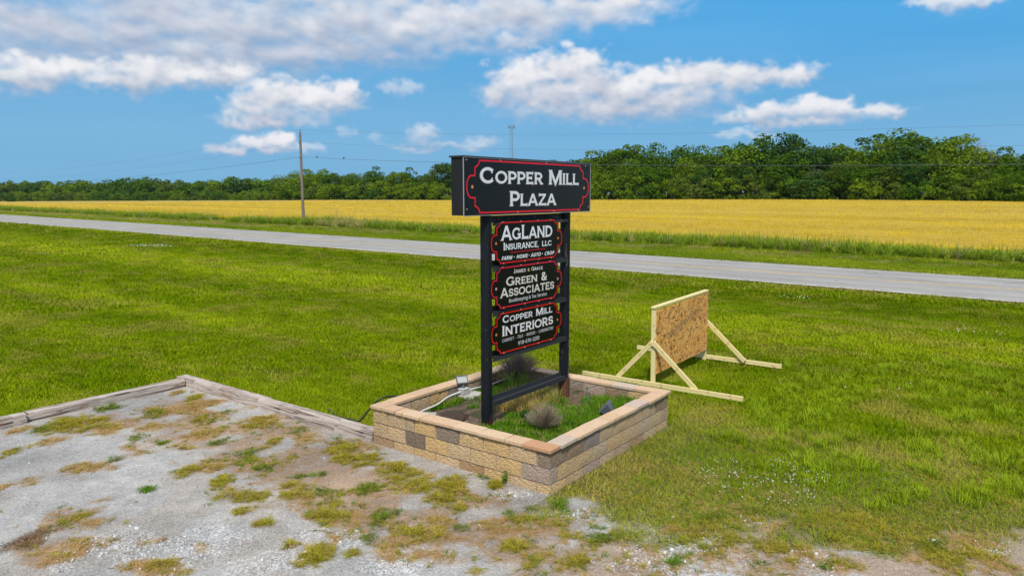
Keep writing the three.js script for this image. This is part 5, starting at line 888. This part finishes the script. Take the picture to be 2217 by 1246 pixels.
{ // growth and loose stone on the lot
  const r = rng(4321), kinds = [[], [], [], [], []], stones = [], cols = [[[0.31, 0.3, 0.015], [0.4, 0.31, 0.06]], [[0.56, 0.38, 0.17], [0.46, 0.3, 0.12]], [[0.12, 0.19, 0.025], [0.21, 0.25, 0.03]], [[0.18, 0.11, 0.06], [0.3, 0.2, 0.12]], [[0.1, 0.23, 0.02], [0.18, 0.28, 0.02]]], dens = [0.8, 0.75, 0.55, 0.75, 0.6];
  for (let z = LZ; z < 6.5; z += 0.036) for (let x = LX + 0.15; x < 7; x += 0.036) {
    const px = x + r() * 0.036, pz = z + r() * 0.036; if (!seen(px, pz) || (px < 0.02 && pz < 0.015)) continue;
    const lw = px > 0 ? lawnAt(px, pz) : 0, fine = vn(px * 9, pz * 9, 12);
    for (let k = 0; k < 5; k++) {
      const m = mapAt(k, px, pz); if (m < 0.08 || r() > m * dens[k] * (0.35 + fine * 1.1) * (1 - lw * 0.5)) continue;
      const other = k === 0 && r() < 0.16 ? 1 : k === 1 && r() < 0.13 ? 0 : k, cc = mix3(cols[other][0], cols[other][1], r()), b = 0.75 + r() * 0.5, grow = 0.55 + 0.75 * m;
      kinds[other].push([px, 0.01, pz, r() * 6.28, 0.75 + r() * 0.5, grow * (0.3 + r() * 0.4), cc[0] * b, cc[1] * b, cc[2] * b]);
    }
    const so = mapAt(6, px, pz);
    const patchy = fbm(px * 1.6 + 5, pz * 1.6, 4, 33);
    if (r() < so * 0.75 * ss(0.36, 0.6, patchy) * ss(0.2, 0.7, fine) + so * 0.035 + (0.004 + (px > 0.4 ? 0.3 * ss(0.2, 0.7, fine) : 0)) * ss(0.45, 0.6, patchy)) { const q = r() + (fbm(px * 2.1, pz * 2.1, 3, 39) - 0.5) * 1.6, k = q < 0.66 ? 1 : q < 0.8 ? 2 : q < 0.86 ? 4 : 0, cc = mix3(cols[k][0], cols[k][1], r()); kinds[k].push([px, 0.01, pz, r() * 6.28, 0.5 + r() * 0.5, 0.25 + r() * 0.4, ...cc]); }
    const co = mapAt(5, px, pz);
    if (r() < co * 0.42 * (1 - lw * 0.8) + 0.018) { const k = 0.22 + r() * 0.3 + co * 0.06, w = r() < 0.12 ? 0.93 : 1, s = (0.005 + 0.009 * r() * r() + co * 0.0025) * (r() < 0.03 ? 1.9 : 1); stones.push([px, 0.012 + s * 0.25, pz, r() * 6.28, s, s * (0.5 + r() * 0.4), k, k * (w * 0.99), k * w, r() * 0.8, r() * 0.8]); }
  }
  const N = [['yellow_green_weeds', tuft(13, 0.045, 0.1, 0.0075, 1.25, 58, 3), 'sprawling yellow-green weeds in patches over the gravel', 'weeds'], ['dry_weeds', tuft(13, 0.05, 0.075, 0.006, 1.7, 68, 3), 'dead straw-coloured weeds lying flat on the gravel', 'weeds'], ['green_weeds', tuft(13, 0.045, 0.09, 0.0075, 1.0, 78, 3), 'dark green grass tufts growing through the gravel', 'weeds'], ['brown_litter', tuft(13, 0.05, 0.06, 0.006, 1.9, 88, 3), 'dark brown plant litter on the gravel', 'litter'], ['fresh_weeds', tuft(14, 0.045, 0.1, 0.008, 1.0, 98, 3), 'bright green young weeds on the gravel', 'weeds']];
  N.forEach(([n, g, l, c], k) => spread(n, g, blade, kinds[k], l, c));
  const sg = new THREE.IcosahedronGeometry(1, 1), sp = sg.attributes.position; for (let i = 0; i < sp.count; i++) { const f = 0.75 + 0.5 * vn(sp.getX(i) * 1.6 + 4, sp.getY(i) * 1.6 + sp.getZ(i) * 2.1, 2); sp.setXYZ(i, sp.getX(i) * f * 1.2, sp.getY(i) * f, sp.getZ(i) * f * 0.9); } sg.computeVertexNormals();
  spread('gravel_stones', sg, mat([1, 1, 1], 0.9), stones, 'loose pale grey stones scattered over the gravel lot', 'gravel');
  const fl = [];
  for (let i = 0; i < 170; i++) { const a = r() * 6.28, q = Math.sqrt(r()), u = Math.cos(a) * q * 0.85, v = Math.sin(a) * q * 0.75, x = 2.0 + u * RX + v * RZ, z = -1.92 + u * RZ - v * RX; if (lawnAt(x, z) < 0.4 || fbm(x * 3, z * 3, 3, 3) < 0.45) continue; const s = 0.0055 + r() * 0.004; fl.push([x, groundY(x, z) + 0.07 + r() * 0.05, z, 0, s, s, 0.5, 0.49, 0.44]); }
  for (const [cx, cz, n, w, s0] of [[-41, -15.9, 60, 1.8, 0.02], [-2.1, -17.8, 14, 0.7, 0.013], [3, -14.3, 12, 0.9, 0.012], [1.9, -7.5, 12, 2.4, 0.009]]) for (let i = 0; i < n; i++) { const x = cx + (r() + r() - 1) * w, z = cz + (r() + r() - 1) * w * 0.6, s = s0 * (0.7 + r() * 0.5); fl.push([x, groundY(x, z) + 0.09, z, 0, s, s, 0.8, 0.79, 0.74]); }
  spread('clover_flowers', new THREE.IcosahedronGeometry(1, 1), mat([1, 1, 1], 0.9), fl, 'small white clover flower heads in the lawn', 'flowers');
}
{ // planting
  const r = rng(777), pg = [], tallG = [];
  for (let i = 0; i < 7600; i++) {
    const x = -2.88 + r() * 2.66, z = -3.06 + r() * 2.83; if (Math.hypot(x + 2.15, z + 0.72) < 0.2 || (x < -2.5 && z > -0.9) || Math.hypot(x + 2.74, z + 1.76) < 0.2) continue;
    const n = fbm(x * 1.7 + 3, z * 1.7, 3, 19), m = n + 0.16 * ss(-1.6, -0.6, x) - 0.12 * ss(-1.5, -2.4, x) + 0.12 * ss(-0.7, -0.25, z); if (m < 0.42 + r() * 0.12) continue;
    const k = 0.8 + r() * 0.45, c = r() < 0.1 ? [0.35, 0.28, 0.12] : mix3([0.08, 0.2, 0.012], [0.15, 0.28, 0.015], r()); pg.push([x, soilY(x, z) - 0.005, z, r() * 6.28, 0.9 + r() * 0.4, 0.5 + r() * 0.8 + (x > -1 ? 0.25 : 0), c[0] * k, c[1] * k, c[2] * k]);
  }
  spread('planter_grass', tuft(13, 0.05, 0.1, 0.008, 0.85, 108), blade, pg, 'short green grass growing on the soil of the planter', 'grass');
  for (let i = 0; i < 150; i++) { const a = r() * 6.28, q = Math.sqrt(r()), x = -1.68 + Math.cos(a) * q * 0.36 + 0.1 * (r() - 0.5), z = -1.9 - Math.abs(0) + Math.sin(a) * q * 0.62, c = mix3([0.5, 0.36, 0.12], [0.3, 0.33, 0.07], ss(-1.6, -2.5, z) * 0.7 + r() * 0.25); tallG.push([x, soilY(x, z), z, r() * 6.28, 1, 0.75 + r() * 0.5, ...c, (r() - 0.5) * 0.3, (r() - 0.5) * 0.3]); }
  spread('dry_grass', tuft(13, 0.05, 0.27, 0.007, 0.8, 118, 3), blade, tallG, 'tall yellowing grass under the lowest crossbar of the sign', 'grass');
  const twigs = (n, R, H, seed) => { // a dome of thin stems fanning out from the base
    const q = rng(seed), gs = [];
    for (let i = 0; i < n; i++) { const a = q() * 6.28, e = Math.pow(q(), 0.6) * 1.25, l = (0.7 + q() * 0.4), ex = Math.sin(e) * R * l, ey = (0.25 + Math.cos(e) * 0.85) * H * l, x = Math.cos(a) * ex, z = Math.sin(a) * ex, b = 0.05 * R; gs.push(tubeGeo([[Math.cos(a) * b, 0, Math.sin(a) * b], [x * 0.45 + (q() - 0.5) * 0.03, ey * 0.62, z * 0.45 + (q() - 0.5) * 0.03], [x + (q() - 0.5) * 0.03, ey, z + (q() - 0.5) * 0.03]], 0.0021, 3, 3)); }
    return mergeGeometries(gs);
  };
  const dryM = [mat([0.3, 0.235, 0.16], 0.95), mat([0.33, 0.225, 0.18], 0.95)];
  const s1 = new THREE.Group(); part('stems', twigs(620, 0.3, 0.37, 3), dryM[0], s1); part('crown', new THREE.SphereGeometry(0.05, 8, 6).scale(1.2, 0.7, 1.2), dryM[0], s1); s1.position.set(-0.8, soilY(-0.8, -1.05) - 0.01, -1.05);
  top('dry_shrub', s1, 'round dry tan shrub near the front corner of the planter', 'shrub');
  const s2 = new THREE.Group(); part('stems', twigs(760, 0.42, 0.56, 13), dryM[1], s2); part('crown', new THREE.SphereGeometry(0.06, 8, 6).scale(1.2, 0.7, 1.2), dryM[1], s2); s2.position.set(-2.56, soilY(-2.56, -2.8) - 0.01, -2.8);
  top('dry_shrub', s2, 'taller purplish-brown dry shrub in the back corner of the planter', 'shrub');
  const lily = new THREE.Group(); part('leaves', tuft(85, 0.2, 0.36, 0.017, 0.8, 128, 4), leafMat([0.17, 0.26, 0.035], 0.35), lily); lily.position.set(-2.3, soilY(-2.3, -2.42), -2.42);
  top('lily_clump', lily, 'clump of long arching green leaves in front of the back dry shrub', 'plant');
  const leafy = new THREE.Group(), lobes = [[0, 0.1, 0, 0.09], [0.07, 0.08, 0.05, 0.07], [-0.06, 0.09, -0.05, 0.08]]; part('leaves', leafCards(150, 0.03, lobes, 9), leafMat([0.06, 0.13, 0.03], 0.3), leafy); part('stem', new THREE.CylinderGeometry(0.004, 0.006, 0.14, 6).translate(0, 0.07, 0), mat([0.1, 0.12, 0.04]), leafy); leafy.position.set(-1.22, soilY(-1.22, -1.2), -1.2);
  top('leafy_weed', leafy, 'dark leafy weed beside the tan dry shrub', 'plant');
  const weed = new THREE.Group(); part('leaves', leafCards(40, 0.022, [[0, 0.05, 0, 0.03], [0, 0.11, 0.01, 0.035], [0.01, 0.16, 0, 0.025]], 19), leafMat([0.13, 0.25, 0.03], 0.35), weed); part('stem', new THREE.CylinderGeometry(0.003, 0.004, 0.17, 6).translate(0, 0.085, 0), mat([0.1, 0.14, 0.04]), weed); weed.position.set(-0.64, 0.01, 0.06);
  top('leafy_weed', weed, 'small bright leafy weed against the front wall of the planter', 'plant');
  const tw = new THREE.Group(); part('branches', mergeGeometries([tubeGeo([[0, 0, 0], [-0.05, 0.8, 0], [-0.14, 1.5, 0.02]], 0.016, 8, 5), tubeGeo([[-0.05, 0.7, 0], [-0.3, 1.15, 0], [-0.4, 1.6, 0]], 0.01, 6, 5), tubeGeo([[-0.06, 0.9, 0], [0.1, 1.3, 0], [0.16, 1.7, 0]], 0.01, 6, 5)]), mat([0.3, 0.22, 0.16], 0.95), tw); tw.position.set(-50.9, groundY(-50.9, -39) + 0.1, -39);
  top('dead_sapling', tw, 'thin bare sapling standing at the edge of the wheat near the utility pole', 'sapling');
}
scene.fog = new THREE.FogExp2(new THREE.Color(0.72, 0.84, 1.0), 0.00004);
renderer.render(scene, camera);
